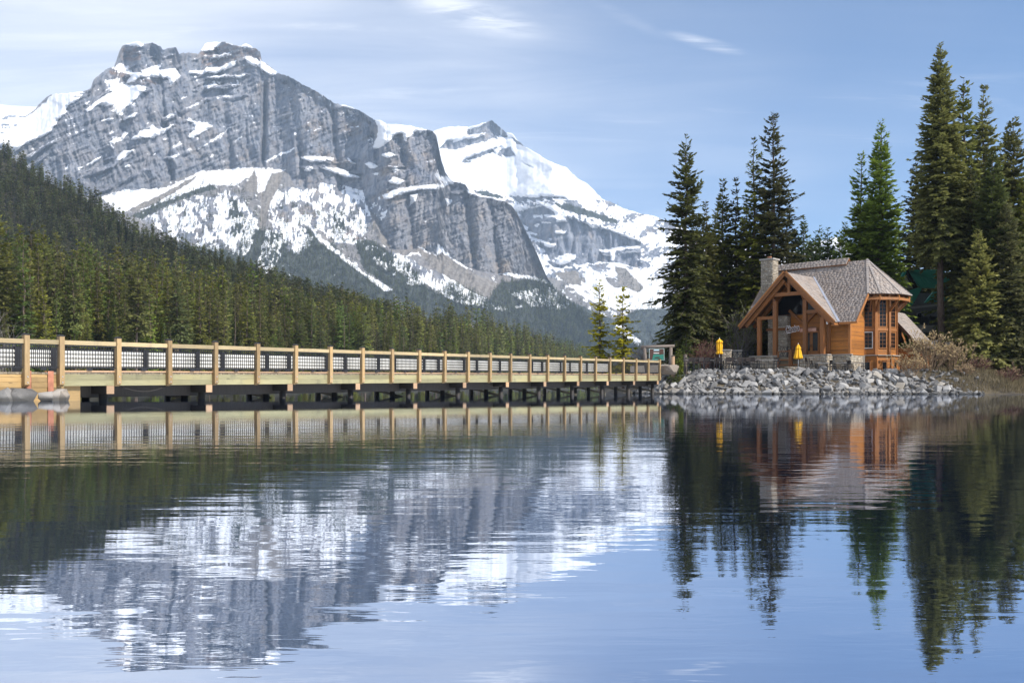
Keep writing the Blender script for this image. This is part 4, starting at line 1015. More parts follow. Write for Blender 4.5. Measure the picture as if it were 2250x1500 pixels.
# handrails, picket panels, fascia boards
rb = random.Random(4)
pick_n = 0; pick_rest = MB()
segs = [(-9.0, posts_x[0])] + list(zip(posts_x[:-1], posts_x[1:]))
pick_me = {}
for i, (xa, xb) in enumerate(segs):
    a, b = xa + 0.099, xb - 0.099
    MB().hexa([(a, -0.135, bz(a, 1.655)), (b, -0.135, bz(b, 1.655)), (b, -0.045, bz(b, 1.655)), (a, -0.045, bz(a, 1.655)), (a, -0.135, bz(a, 1.82)), (b, -0.135, bz(b, 1.82)), (b, -0.045, bz(b, 1.82)), (a, -0.045, bz(a, 1.82))]).build('handrail', M_RAIL, bridge)
    pnl = MB().hexa([(a, -0.105, bz(a, 1.60)), (b, -0.105, bz(b, 1.60)), (b, -0.065, bz(b, 1.60)), (a, -0.065, bz(a, 1.60)), (a, -0.105, bz(a, 1.64)), (b, -0.105, bz(b, 1.64)), (b, -0.065, bz(b, 1.64)), (a, -0.065, bz(a, 1.64))])
    pnl.hexa([(a, -0.105, bz(a, 0.745)), (b, -0.105, bz(b, 0.745)), (b, -0.065, bz(b, 0.745)), (a, -0.065, bz(a, 0.745)), (a, -0.105, bz(a, 0.785)), (b, -0.105, bz(b, 0.785)), (b, -0.065, bz(b, 0.785)), (a, -0.065, bz(a, 0.785))])
    pnl.bounds(((a + b) / 2 - 0.11, -0.10, bz((a + b) / 2, 0.662)), ((a + b) / 2 + 0.11, -0.07, bz((a + b) / 2, 0.744)))
    P_ = pnl.build('picket_panel', M_BLACK, bridge)
    dense = (i == 1)
    npk = max(int((b - a) / (0.075 if dense else 0.112)), 3)
    vis_from = -5.6
    for k in range(npk):
        x = a + (b - a) * (k + 0.5) / npk
        if x < vis_from: continue
        z0 = bz(x, 0.786)
        if pick_n < 300:
            if 'p' not in pick_me: pick_me['p'] = MB().bounds((-0.011, -0.096, 0), (0.011, -0.074, 0.813)).mesh('picket', M_BLACK)
            link('picket', pick_me['p'], P_, (x, 0, z0)); pick_n += 1
        else: pick_rest.bounds((x - 0.011, -0.096, z0), (x + 0.011, -0.074, z0 + 0.813))
    if xa >= posts_x[1] - 0.01:
        for zlo, zhi in ((0.06, 0.285), (0.29, 0.515)):
            MB().hexa([(xa + 0.003, 0.002, bz(xa, zlo)), (xb - 0.003, 0.002, bz(xb, zlo)), (xb - 0.003, 0.09, bz(xb, zlo)), (xa + 0.003, 0.09, bz(xa, zlo)), (xa + 0.003, 0.002, bz(xa, zhi)), (xb - 0.003, 0.002, bz(xb, zhi)), (xb - 0.003, 0.09, bz(xb, zhi)), (xa + 0.003, 0.09, bz(xa, zhi))]).build('fascia_board', M_FASCIA, bridge)
        MB().hexa([(a, -0.03, bz(a, 0.60)), (b, -0.03, bz(b, 0.60)), (b, 0.12, bz(b, 0.60)), (a, 0.12, bz(a, 0.60)), (a, -0.03, bz(a, 0.66)), (b, -0.03, bz(b, 0.66)), (b, 0.12, bz(b, 0.66)), (a, 0.12, bz(a, 0.66))]).build('edge_board', M_CAPBEAM, bridge)
tag(pick_rest.build('pickets', M_BLACK, bridge), kind='stuff')
# deck planks
DW = 3.3
plank_me = MB().bounds((-0.066, 0.012, 0.52), (0.066, DW, 0.596)).mesh('deck_plank', M_PLANK)
x = -6.0; npl = 0; rest_pl = MB()
while x < BL + 0.6:
    dz = rb.uniform(-0.006, 0.006); dy = rb.uniform(-0.006, 0.008)
    if npl < 300: link('deck_plank', plank_me, bridge, (x, dy, bz(x, dz))); npl += 1
    else: rest_pl.bounds((x - 0.066, 0.012 + dy, bz(x, 0.52 + dz)), (x + 0.066, DW + dy, bz(x, 0.596 + dz)))
    x += 0.142
tag(rest_pl.build('deck_planks', M_PLANK, bridge), kind='stuff')
# stringers, bents
for yy in (0.5, 1.2, 2.0, 2.8):
    MB().hexa([(-2.2, yy - 0.08, bz(-2.2, 0.08)), (BL, yy - 0.08, bz(BL, 0.08)), (BL, yy + 0.08, bz(BL, 0.08)), (-2.2, yy + 0.08, bz(-2.2, 0.08)), (-2.2, yy - 0.08, bz(-2.2, 0.515)), (BL, yy - 0.08, bz(BL, 0.515)), (BL, yy + 0.08, bz(BL, 0.515)), (-2.2, yy + 0.08, bz(-2.2, 0.515))]).build('stringer', M_STRINGER, bridge)
for yy in (1.05, 2.45):  # dark beams added to block the view and blacken the gap under the deck
    MB().hexa([(-2.2, yy - 0.06, bz(-2.2, -0.42)), (BL, yy - 0.06, bz(BL, -0.42)), (BL, yy + 0.06, bz(BL, -0.42)), (-2.2, yy + 0.06, bz(-2.2, -0.42)), (-2.2, yy - 0.06, bz(-2.2, 0.07)), (BL, yy - 0.06, bz(BL, 0.07)), (BL, yy + 0.06, bz(BL, 0.07)), (-2.2, yy + 0.06, bz(-2.2, 0.07))]).build('shade_filler_beam', M_PILE, bridge)
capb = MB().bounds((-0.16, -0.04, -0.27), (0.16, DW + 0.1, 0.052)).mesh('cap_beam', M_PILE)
endb = MB().bounds((-0.163, -0.09, -0.273), (0.163, -0.042, 0.054)).mesh('beam_end', M_CAPBEAM)
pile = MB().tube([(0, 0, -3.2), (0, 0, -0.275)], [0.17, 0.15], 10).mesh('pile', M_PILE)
brace = MB().beam((0.19, 0.2, -0.95), (0.19, 3.1, -0.35), 0.06, 0.16).mesh('cross_brace', M_STRINGER)
for i in range(12):
    x = -0.32 + i * SP * 2
    if x > BL: break
    c = link('cap_beam', capb, bridge, (x, 0, bz(x, 0))); link('beam_end', endb, c)
    for yy in (0.45, 1.65, 2.9): link('pile', pile, bridge, (x, yy, bz(x, 0)))
    if i > 0: link('cross_brace', brace, bridge, (x, 0, bz(x, 0)))
# far side: black posts and white boards
bpm = MB().bounds((-0.115, 3.02, 0.597), (0.115, 3.25, 1.66)).mesh('rear_post', M_BLACK)
bxs = []
x = -5.2; flip = 0
while x < BL + 0.2:
    bxs.append(x); x += SP * (0.62 if flip else 1.18); flip = 1 - flip
brd = {}
for a, b in zip(bxs[:-1], bxs[1:]):
    link('rear_post', bpm, bridge, (a, 0, bz(a, 0)))
    if a > BL - 5.5: continue
    for k in range(4):
        z0 = 0.87 + k * 0.175
        MB().tube([(a + 0.118, 3.14, bz(a, z0 + 0.07)), (b - 0.118, 3.14, bz(b, z0 + 0.07))], [0.082, 0.082], 8).build('rear_board', M_WHITE, bridge)
    MB().bounds((a + 0.118, 3.10, bz(a, 1.60)), (b - 0.118, 3.18, bz(a, 1.65))).build('rear_rail', M_BLACK, bridge)
# hanging cable and sagging geotextile under the deck
cb = MB()
cb.tube([(0.3 + 2.1 * t, 0.15, bz(0, 0.04 - 0.9 * t * (1 - t))) for t in np.linspace(0, 1, 12)], 0.022, 6)
cb.build('cable', M_PILE, bridge)
MB().tube([(26.2 + 2.4 * t, 0.2, bz(26, 0.0 - 1.0 * t * (1 - t))) for t in np.linspace(0, 1, 12)], 0.014, 6).build('cable', M_PILE, bridge)

# abutment wall of stacked boards between rusty soldier piles, under the near end
abut = empty('abutment_wall', (BA.x, BA.y, BZ), ang)
tag(abut, 'stacked timber retaining wall with rusty steel piles under the near bridge end', 'retaining wall')
for (xa, xb) in ((-9.5, -3.74), (-3.46, -2.84), (-2.64, -2.2)):
    z = 0.55
    for k in range(6):
        h = 0.19; n_ = rb.uniform(-0.012, 0.012)
        MB().bounds((xa, 0.04 + n_, z - h), (xb, 0.16 + n_, z - 0.008)).build('wall_board', M_ABUT, abut); z -= h
for xx in (-3.60, -2.74):
    s_ = MB().bounds((xx - 0.11, -0.01, -1.2), (xx + 0.11, 0.012, 0.60)); s_.bounds((xx - 0.012, 0.012, -1.2), (xx + 0.012, 0.22, 0.60)); s_.bounds((xx - 0.11, 0.22, -1.2), (xx + 0.11, 0.242, 0.60))
    s_.build('soldier_pile', M_RUST, abut)
MB().bounds((-2.3, 0.25, -1.2), (-1.4, 0.4, 0.05)).build('return_wall', M_ABUT, abut)
# land behind the abutment
MB().hexa([(-60, 0.25, -2.0), (-2.35, 0.25, -2.0), (-2.35, 14, -2.0), (-60, 40, -2.0), (-60, 0.25, 0.50), (-2.35, 0.25, 0.50), (-2.35, 12, 0.1), (-60, 38, 0.8)]).build('bank', M_SOIL, None, (BA.x, BA.y, BZ), ang)
bk = bpy.data.objects['bank']; tag(bk, 'earth bank behind the timber wall at the near bridge end', kind='structure')

# information board behind the railing at the left edge
ib = empty('information_board', (0, 0, 0)); 
pb = bridge.matrix_basis @ Vector((-4.95, 0.75, 0.6))
ib.location = (BA.x, BA.y, BZ); ib.rotation_euler = (0, 0, ang)
tag(ib, 'leaning black information board with white print behind the railing at the left edge', 'sign')
q = MB().prism([(-5.35, 0.55, 0.80), (-4.75, 0.55, 0.80), (-4.62, 0.80, 1.42), (-5.22, 0.80, 1.42)], (0, 0.03, -0.012)); q.build('panel', M_BLACK, ib)
MB().bounds((-5.1, 0.84, 0.5), (-5.0, 0.9, 1.2)).build('leg', M_BOLT, ib)
pr = MB()
for k in range(7):
    t0 = 0.12 + 0.11 * k; L_ = rb.uniform(0.12, 0.22); x0 = -5.15 + 0.13 * t0
    y0 = 0.55 + 0.25 * t0; z0 = 0.80 + 0.62 * t0
    pr.hexa([(x0, y0 - 0.006, z0), (x0 + L_, y0 - 0.006, z0), (x0 + L_, y0 - 0.001, z0), (x0, y0 - 0.001, z0), (x0, y0, z0 + 0.018), (x0 + L_, y0, z0 + 0.018), (x0 + L_, y0 + 0.006, z0 + 0.018), (x0, y0 + 0.006, z0 + 0.018)])
tag(pr.build('print', M_WHITE, ib))

# ================================================================== COTTAGE
M_SIDING = wood('cedar_siding', (0.45, 0.165, 0.020), 0.6, 1.0, 'X')
M_TIMBER = wood('cedar_timber', (0.27, 0.10, 0.022), 0.6, 0.8, 'Z')
M_TIMBERX = wood('cedar_beam', (0.27, 0.10, 0.022), 0.6, 0.8, 'X')
M_TRIM = wood('light_cedar_trim', (0.42, 0.165, 0.04), 0.7, 1.0, 'X')
M_SOFFIT = plain('dark_soffit_boards', (0.07, 0.032, 0.014), 0.8, 0.25, 2.0)
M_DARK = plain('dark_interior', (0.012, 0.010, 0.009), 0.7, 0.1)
M_GLASS = plain('dark_window_glass', (0.010, 0.010, 0.012), 0.10, 0.1, 1.0, spec=0.22)
M_MORTAR = plain('mortar', (0.20, 0.18, 0.155), 0.95, 0.15, 6.0)
M_SILL = plain('stone_sill', (0.36, 0.33, 0.29), 0.85, 0.15, 3.0)
M_FLASH = plain('metal_flashing', (0.52, 0.54, 0.60), 0.35, 0.08, 2.0, metal=0.5)
def piece_mat(name, lo, hi, rough=0.9, warm=None):
    """many small pieces in one mesh: tone per piece from an attribute"""
    m = Mat(name); t = m.attr('tint'); c = m.coord(); nz = m.noise(c, 9.0, 5, 0.6)
    col = m.mix(m.math('ADD', m.math('MULTIPLY', t, 0.85), m.math('MULTIPLY', m.math('SUBTRACT', nz, 0.4), 0.45)), lo, hi)
    if warm: col = m.mix(m.math('MULTIPLY', m.rng(m.math('FRACT', m.math('MULTIPLY', t, 7.7)), 0.55, 0.9), 0.6), col, warm)
    return m.set(col, rough, m.bump(nz, 0.5, 0.02))
M_SHINGLE = piece_mat('weathered_cedar_shingle', (0.18, 0.152, 0.135), (0.46, 0.405, 0.365), 0.9, (0.36, 0.29, 0.24))
M_STONE = piece_mat('fieldstone', (0.25, 0.215, 0.165), (0.66, 0.585, 0.46), 0.9, (0.40, 0.30, 0.20))

OX, OY = 25.8, 86.0
CROT = -R(44)
cot = empty('cottage', (OX, OY, TER), CROT)
tag(cot, 'cedar timber cottage with steep grey shingle roof, open gabled porch and stone chimney', 'cottage')

def pieces_mesh(name, V, F, T, mat):
    return np_mesh(name, np.array(V), np.array(F), mat, False, {'tint': np.array(T)})

def shingles(name, poly, parent, row=0.27, wmin=0.16, wmax=0.50, seed=1, thick=0.045):
    """courses of shingles over a planar convex polygon (eave first two points lowest); real overlapping wedges"""
    g = random.Random(seed); P = [Vector(p) for p in poly]
    n = (P[1] - P[0]).cross(P[2] - P[0])
    if n.length < 1e-6: n = (P[1] - P[0]).cross(P[3] - P[0])
    n.normalize()
    if n.z < 0: n = -n
    up = Vector((0, 0, 1)); up = (up - n * up.dot(n)).normalized(); al = up.cross(n).normalized()
    o = P[0]; Q = [((p - o).dot(al), (p - o).dot(up)) for p in P]
    tmin, tmax = min(q[1] for q in Q), max(q[1] for q in Q)
    V, F, T = [], [], []
    def interval(t):
        xs_ = []
        for i in range(len(Q)):
            (x0, y0), (x1, y1) = Q[i], Q[(i + 1) % len(Q)]
            if (y0 - t) * (y1 - t) <= 0 and abs(y1 - y0) > 1e-9: xs_.append(x0 + (x1 - x0) * (t - y0) / (y1 - y0))
        return (min(xs_), max(xs_)) if len(xs_) >= 2 else None
    k = 0; t = tmin - 0.04
    while t < tmax - 0.03:
        iv = interval(min(max(t + row * 0.5, tmin + 1e-4), tmax - 1e-4))
        if iv and iv[1] - iv[0] > 0.05:
            s = iv[0] - g.uniform(0, 0.1)
            while s < iv[1]:
                w = g.uniform(wmin, wmax); a = max(s, iv[0]); b = min(s + w - 0.012, iv[1])
                if b - a > 0.03:
                    dt = g.uniform(-0.008, 0.006); lift = g.uniform(0.0, 0.008); tone = min(max(g.gauss(0.5, 0.15), 0), 1)
                    lo, hi = t + dt, min(t + row * 1.12, tmax)
                    c = len(V)
                    for (ss, tt, hh) in ((a, lo, 0.004), (b, lo, 0.004), (b, hi, 0.004), (a, hi, 0.004), (a, lo, thick + lift), (b, lo, thick + lift), (b, hi, 0.008), (a, hi, 0.008)):
                        V.append(tuple(o + al * ss + up * tt + n * hh)); T.append(tone)
                    for f in ((4, 5, 6, 7), (0, 1, 5, 4), (1, 2, 6, 5), (3, 0, 4, 7)): F.append(tuple(c + i for i in f))
                s += w
        t += row; k += 1
    o_ = link(name, pieces_mesh(name, V, F, T, M_SHINGLE), parent); tag(o_, kind='stuff'); return o_

def slab(name, poly, parent, th=0.16, mat=None):
    P = [Vector(p) for p in poly]; n = (P[1] - P[0]).cross(P[2] - P[0]); n.normalize()
    if n.z < 0: n = -n
    return MB().prism(P, n * -th).build(name, mat or M_SOFFIT, parent)

def stones(name, quads, parent, size=0.26, seed=1, depth=0.05):
    """faced fieldstone: irregular stones over each quad (p0, p1 along, p3 up), proud of a recessed mortar bed"""
    g = random.Random(seed); V, F, T = [], [], []
    for (p0, p1, p3) in quads:
        p0, p1, p3 = Vector(p0), Vector(p1), Vector(p3); ax, ay = p1 - p0, p3 - p0
        W, H = ax.length, ay.length; ax.normalize(); ay.normalize(); n = ax.cross(ay).normalized()
        y = 0.0
        while y < H - 0.02:
            rh = min(g.uniform(0.45, 1.0) * size, H - y); x = -g.uniform(0, 0.15)
            while x < W:
                w = g.uniform(0.7, 2.0) * size; a, b = max(x, 0), min(x + w, W)
                if b - a > 0.05:
                    gp = 0.018; d = depth * g.uniform(0.45, 1.15); tone = min(max(g.gauss(0.5, 0.25), 0), 1); c = len(V)
                    j = lambda q: g.uniform(-q, q)
                    base = [(a + gp, y + gp), (b - gp, y + gp), (b - gp, y + rh - gp), (a + gp, y + rh - gp)]
                    ins = min(0.04, (b - a) * 0.2, rh * 0.2)
                    top = [(a + gp + ins + abs(j(0.03)), y + gp + ins + abs(j(0.02))), (b - gp - ins - abs(j(0.03)), y + gp + ins + abs(j(0.02))), (b - gp - ins - abs(j(0.03)), y + rh - gp - ins - abs(j(0.02))), (a + gp + ins + abs(j(0.03)), y + rh - gp - ins - abs(j(0.02)))]
                    for (xx, yy) in base: V.append(tuple(p0 + ax * xx + ay * yy + n * 0.001)); T.append(tone)
                    for (xx, yy) in base: V.append(tuple(p0 + ax * xx + ay * yy + n * d * 0.6)); T.append(tone)
                    for (xx, yy) in top: V.append(tuple(p0 + ax * xx + ay * yy + n * (d + j(0.008)))); T.append(tone)
                    for q in (0, 4):
                        for i in range(4): F.append((c + q + i, c + q + (i + 1) % 4, c + q + 4 + (i + 1) % 4, c + q + 4 + i))
                    F.append((c + 8, c + 9, c + 10, c + 11))
                x += w
            y += rh
    o = link(name, pieces_mesh(name, V, F, T, M_STONE), parent); tag(o, kind='stuff'); return o

def siding(parent, p0, p1, z0, z1, openings=(), board=0.17, mat=None, top_fn=None):
    """each horizontal board a part; p0->p1 along the wall seen from outside (outside = right hand of p0->p1)"""
    p0, p1 = Vector((*p0, 0)), Vector((*p1, 0)); L_ = (p1 - p0).length; d = (p1 - p0).normalized(); n = Vector((d.y, -d.x, 0))
    z = z0
    while z < z1 - 0.02:
        zt = min(z + board, z1); spans = [(0.0, L_)]
        for (oa, ob, oz0, oz1) in openings:
            if z < oz1 - 0.01 and zt > oz0 + 0.01:
                ns = []
                for (a, b) in spans:
                    if oa > a: ns.append((a, min(b, oa)))
                    if ob < b: ns.append((max(a, ob), b))
                spans = [q for q in ns if q[1] - q[0] > 0.03]
        for (a, b) in spans:
            if top_fn:
                lo, hi = top_fn(zt); a, b = max(a, lo), min(b, hi)
                if b - a < 0.05: continue
            A, B = p0 + d * a, p0 + d * b
            MB().hexa([(*(A - n * 0.02).xy, z), (*(B - n * 0.02).xy, z), (*(B + n * 0.032).xy, z), (*(A + n * 0.032).xy, z), (*(A - n * 0.02).xy, zt - 0.006), (*(B - n * 0.02).xy, zt - 0.006), (*(B + n * 0.016).xy, zt - 0.006), (*(A + n * 0.016).xy, zt - 0.006)]).build('siding_board', mat or M_SIDING, parent)
        z = zt

def window(parent, p0, p1, z0, z1, nx_=2, nz_=4, mat=None):
    """framed window between plan points p0->p1, with glass and muntins"""
    p0, p1 = Vector((*p0, 0)), Vector((*p1, 0)); L_ = (p1 - p0).length; d = (p1 - p0).normalized(); n = Vector((d.y, -d.x, 0))
    def bx(a, b, za, zb, o0, o1, mb):
        A, B = p0 + d * a, p0 + d * b
        mb.hexa([(*(A + n * o0).xy, za), (*(B + n * o0).xy, za), (*(B + n * o1).xy, za), (*(A + n * o1).xy, za), (*(A + n * o0).xy, zb), (*(B + n * o0).xy, zb), (*(B + n * o1).xy, zb), (*(A + n * o1).xy, zb)])
    f = MB(); w = 0.07
    bx(0, w, z0, z1, -0.02, 0.06, f); bx(L_ - w, L_, z0, z1, -0.02, 0.06, f); bx(w, L_ - w, z0, z0 + w, -0.02, 0.058, f); bx(w, L_ - w, z1 - w, z1, -0.02, 0.058, f)
    fo = f.build('window', mat or M_TRIM, parent)
    g = MB(); bx(w, L_ - w, z0 + w, z1 - w, -0.015, 0.005, g); g.build('pane', M_GLASS, fo)
    mu = MB()
    for i in range(1, nx_): q = w + (L_ - 2 * w) * i / nx_; bx(q - 0.018, q + 0.018, z0 + w, z1 - w, 0.006, 0.03, mu)
    for i in range(1, nz_): q = z0 + w + (z1 - z0 - 2 * w) * i / nz_; bx(w, L_ - w, q - 0.018, q + 0.018, 0.006, 0.027, mu)
    mu.build('muntins', M_TIMBERX, fo)
    return fo

# ---- roofs
EZ, RZ, GZ_, TZ = 4.45, 10.81, 9.39, 7.18       # eave, ridge, gable apex, bay eave
VR = 7.26
main_roof = slab('main_roof', [(4.75, .9, EZ), (6.5, .9, EZ), (6.4, 3.63, TZ), (4.8, VR, RZ), (0, VR, RZ), (0, 5.84, GZ_)], cot)
slabL = slab('roof_deck', [(-5.3, .9, EZ), (-4.75, .9, EZ), (0, 5.84, GZ_), (0, VR, RZ), (-5.3, VR, RZ)], main_roof)
shingles('shingles', [(4.75, .9, EZ), (6.5, .9, EZ), (6.4, 3.63, TZ), (4.8, VR, RZ), (0, VR, RZ), (0, 5.84, GZ_)], main_roof, seed=1)
shingles('shingles', [(-5.3, .9, EZ), (-4.75, .9, EZ), (0, 5.84, GZ_), (0, VR, RZ), (-5.3, VR, RZ)], main_roof, seed=2)
rear = [(4.75, VR, RZ), (-5.3, VR, RZ), (-5.3, 14.9, 3.17), (5.5, 14.9, 3.17)]
rear_roof = slab('rear_roof', rear, cot); shingles('shingles', [rear[2], rear[3], rear[0], rear[1]], rear_roof, seed=3)
gab_r = slab('gable_roof', [(4.75, 0, 4.48), (4.75, .87, 4.48), (0, 5.84, GZ_), (0, 0, GZ_)], cot)
shingles('shingles', [(4.75, 0, 4.48), (4.75, .87, 4.48), (0, 5.84, GZ_), (0, 0, GZ_)], gab_r, seed=4)
gab_l = slab('gable_roof', [(-4.75, .87, 4.48), (-4.75, 0, 4.48), (0, 0, GZ_), (0, 5.84, GZ_)], cot)
shingles('shingles', [(-4.75, .87, 4.48), (-4.75, 0, 4.48), (0, 0, GZ_), (0, 5.84, GZ_)], gab_l, seed=5)
CU, CV_ = 4.8, VR
def bay(th, r): return (CU + r * math.cos(R(th)), CV_ + r * math.sin(R(th)))
THR = [-66.2, -50, -20, 15, 52, 90]
bay_roof = None
for i in range(5):
    a, b = bay(THR[i], 3.97), bay(THR[i + 1], 3.97)
    q = [(*a, TZ), (*b, TZ), (CU, CV_, RZ)]
    o = slab('bay_roof', q, cot if bay_roof is None else bay_roof, 0.12)
    if bay_roof is None: bay_roof = o
    shingles('shingles', q, bay_roof, seed=10 + i)
hp_ = MB()
for th in THR[:5]:
    e = Vector((*bay(th, 3.99), TZ + 0.03)); t_ = Vector((CU, CV_, RZ + 0.06)); nn = 16
    for j in range(nn):
        A = e.lerp(t_, j / nn); B = e.lerp(t_, (j + 1.15) / nn); hp_.beam(A + Vector((0, 0, 0.035)), B, 0.20, 0.05)
hp_.build('hip_caps', wood('hip_shingle', (0.30, 0.27, 0.25), 0.7, 1.0, 'X', knots=False), bay_roof)
# ridge cap / vent
rv = MB()
rv.prism([(-4.6, VR - 0.62, RZ - 0.40), (3.0, VR - 0.62, RZ - 0.40), (3.0, VR, RZ + 0.20), (-4.6, VR, RZ + 0.20)], (0, -0.03, 0.16)); rv.prism([(-4.6, VR + 0.62, RZ - 0.40), (3.0, VR + 0.62, RZ - 0.40), (3.0, VR, RZ + 0.20), (-4.6, VR, RZ + 0.20)], (0, 0.03, 0.16))
rv.build('ridge_vent', M_TRIM, main_roof)
shingles('shingles', [(-4.65, VR - 0.70, RZ - 0.30), (3.05, VR - 0.70, RZ - 0.30), (3.05, VR - 0.02, RZ + 0.37), (-4.65, VR - 0.02, RZ + 0.37)], main_roof, seed=21)
# valley flashing right of the gable
MB().prism([(4.78, .80, 4.50), (4.98, .86, 4.50), (0.16, 5.90, GZ_ + 0.02), (0.0, 5.80, GZ_ + 0.02)], (0, -0.02, 0.045)).build('valley_flashing', M_FLASH, gab_r)
# barge boards of the gable, rake of the main roof, eave fascias
for s in (-1, 1):
    n_ = Vector((s * 4.91, 0, 4.75)).normalized()
    a, b = Vector((s * 4.80, -0.06, 4.36)), Vector((0, -0.06, 9.30))
    MB().beam(a + Vector((0, 0, 0.02)), b + Vector((0, 0, 0.02)), 0.10, 0.36, n_).build('barge_board', M_TIMBERX, gab_r if s > 0 else gab_l)
    MB().beam(a + n_ * 0.17 + Vector((0, -0.07, 0)), b + n_ * 0.17 + Vector((0, -0.07, 0)), 0.05, 0.13, n_).build('barge_trim', M_TRIM, gab_r if s > 0 else gab_l)
MB().beam((6.53, .85, EZ - 0.08), (6.43, 3.63, TZ - 0.10), 0.07, 0.26).build('rake_board', M_TRIM, main_roof)
MB().beam((4.85, .86, EZ - 0.10), (6.5, .86, EZ - 0.10), 0.05, 0.20).build('eave_board', M_TRIM, main_roof)
MB().beam((-5.33, .85, EZ - 0.16), (-5.33, VR, RZ - 0.18), 0.05, 0.2).build('rake_board', M_TRIM, main_roof)
MB().beam((5.2, VR + 3.4, RZ - 3.5), (5.56, 14.95, 3.07), 0.08, 0.28).build('rake_board', M_TRIM, rear_roof)
MB().bounds((4.72, 0.02, 4.22), (4.80, .88, 4.36)).build('eave_board', M_TRIM, gab_r)
for k in range(4):
    MB().bounds((4.45, 0.10 + k * 0.22, 4.12), (4.86, 0.17 + k * 0.22, 4.21)).build('rafter_tail', M_TRIM, gab_r)
# bay eave beam with rafter tails and brackets
for i in range(5):
    a, b = Vector((*bay(THR[i], 3.72), TZ - 0.44)), Vector((*bay(THR[i + 1], 3.72), TZ - 0.44))
    MB().beam(a, b, 0.16, 0.24).build('eave_beam', M_TRIM, bay_roof)
    MB().beam(a.lerp(b, 0.5) + Vector((0, 0, 0.22)), a.lerp(b, 0.5) + Vector((0, 0, 0.23)) + (a.lerp(b, 0.5) - Vector((CU, CV_, TZ - 0.44))).normalized() * -0.9, 0.09, 0.16).build('rafter_tail', M_TRIM, bay_roof)
    w_ = Vector((*bay(THR[i] if i else -62, 2.66), TZ - 1.55)); e_ = Vector((*bay(THR[i] if i else -62, 3.62), TZ - 0.54))
    MB().beam(w_, e_, 0.14, 0.20).build('bracket', M_TIMBERX, bay_roof)
    MB().beam(Vector((*bay(THR[i], 3.72), TZ - 0.62)), Vector((*bay(THR[i], 3.72), TZ - 0.08)), 0.15, 0.15).build('rafter_tail', M_TRIM, bay_roof)
# ---- walls
wall = MB().prism([(5.55, 1.7, 0), (5.55, 13.3, 0), (5.55, 13.3, 4.5), (5.55, 9.9, 7.0), (5.55, 4.0, 7.0), (5.55, 1.7, 4.9)], (-0.15, 0, 0)).build('end_wall', M_TIMBERX, cot)
siding(wall, (5.58, 1.75), (5.58, 4.6), 1.5, 6.6, top_fn=lambda z: (max(0.0, z - 4.9), 9.0))
siding(wall, (5.58, 9.6), (5.58, 13.3), 0.1, 4.5)
core = MB(); core.bounds((3.95, 1.78, 0), (5.54, 1.9, 5.0)); core.build('front_wall_core', M_TIMBERX, wall)
fwall = MB().bounds((3.9, 1.68, 1.5), (5.5, 1.76, 5.0)).build('front_wall', M_TIMBERX, cot)
siding(fwall, (3.7, 1.64), (5.45, 1.64), 1.5, 4.95)
MB().bounds((5.43, 1.5, 1.5), (5.66, 1.72, 4.9)).build('corner_post', M_TRIM, fwall)
MB().bounds((3.6, 1.5, 4.35), (5.6, 1.66, 4.62)).build('wall_plate', M_TIMBERX, fwall)
# stone plinth
pl = MB().bounds((4.0, 1.50, 0), (5.70, 1.70, 1.47)); pl.bounds((5.5, 1.7, 0), (5.70, 4.6, 1.47))
plo = pl.build('stone_plinth', M_MORTAR, cot)
stones('stones', [((4.0, 1.5, 0), (5.70, 1.5, 0), (4.0, 1.5, 1.47)), ((5.70, 1.5, 0), (5.70, 4.0, 0), (5.70, 1.5, 1.47))], plo, 0.24, 31)
MB().bounds((3.95, 1.38, 1.472), (5.82, 1.70, 1.55)).build('sill', M_SILL, plo)
# bay
THW = [-90, -50, -20, 15, 52, 90]
bayw = None
core = MB(); ring = [(*bay(t, 2.50), 0) for t in THW]; core.prism(ring, (0, 0, TZ + 0.1)); bayw = core.build('bay_wall', M_TIMBERX, cot)
for i in range(4):
    a, b = Vector(bay(THW[i], 2.6)), Vector(bay(THW[i + 1], 2.6)); L_ = (b - a).length; d = (b - a).normalized()
    wl0, wl1 = (0.26, L_ - 0.26) if L_ > 1.2 else (0.2, L_ - 0.2)
    if i == 0: wl0 = L_ * 0.38; wl1 = L_ - 0.28
    ops = [(wl0, wl1, 2.15, 3.72), (wl0, wl1, 4.15, 6.75)]
    siding(bayw, a, b, 1.56, TZ - 0.1, ops)
    for (za, zb, nz_) in ((2.15, 3.72, 4), (4.15, 6.75, 7)):
        window(bayw, a + d * wl0, a + d * wl1, za, zb, 2 if i < 2 else 2, nz_, M_WHITE if (i == 0 and za < 3) else M_TRIM)
    MB().beam((*(a + d * 0.0), 3.93), (*b, 3.93), 0.16, 0.24).build('belt_beam', M_TRIM, bayw)
for t_ in THW[:5]:
    q = Vector((*bay(t_, 2.62), 0)); MB().beam(q + Vector((0, 0, 1.56)), q + Vector((0, 0, TZ)), 0.24, 0.24, (math.cos(R(t_)), math.sin(R(t_)), 0)).build('corner_post', M_TRIM, bayw)
sk = MB().prism([(*bay(t, 2.76), 0) for t in THW], (0, 0, 1.46)).build('bay_skirt', M_TIMBERX, cot)
for i in range(4):
    a, b = Vector(bay(THW[i], 2.8)), Vector(bay(THW[i + 1], 2.8)); L_ = (b - a).length; d = (b - a).normalized()
    op = [(L_ * 0.35, L_ * 0.72, 0.0, 0.95)] if i in (0, 1, 2) else []
    siding(sk, a, b, 0.03, 1.46, op)
    if op: window(sk, a + d * L_ * 0.35, a + d * L_ * 0.72, 0.05, 0.95, 1, 1)
    MB().beam((*a, 1.50), (*b, 1.50), 0.34, 0.07).build('sill', M_SILL, sk)
    MB().beam((*a, 0.0), (*a, 1.46), 0.16, 0.16).build('corner_post', M_TRIM, sk)
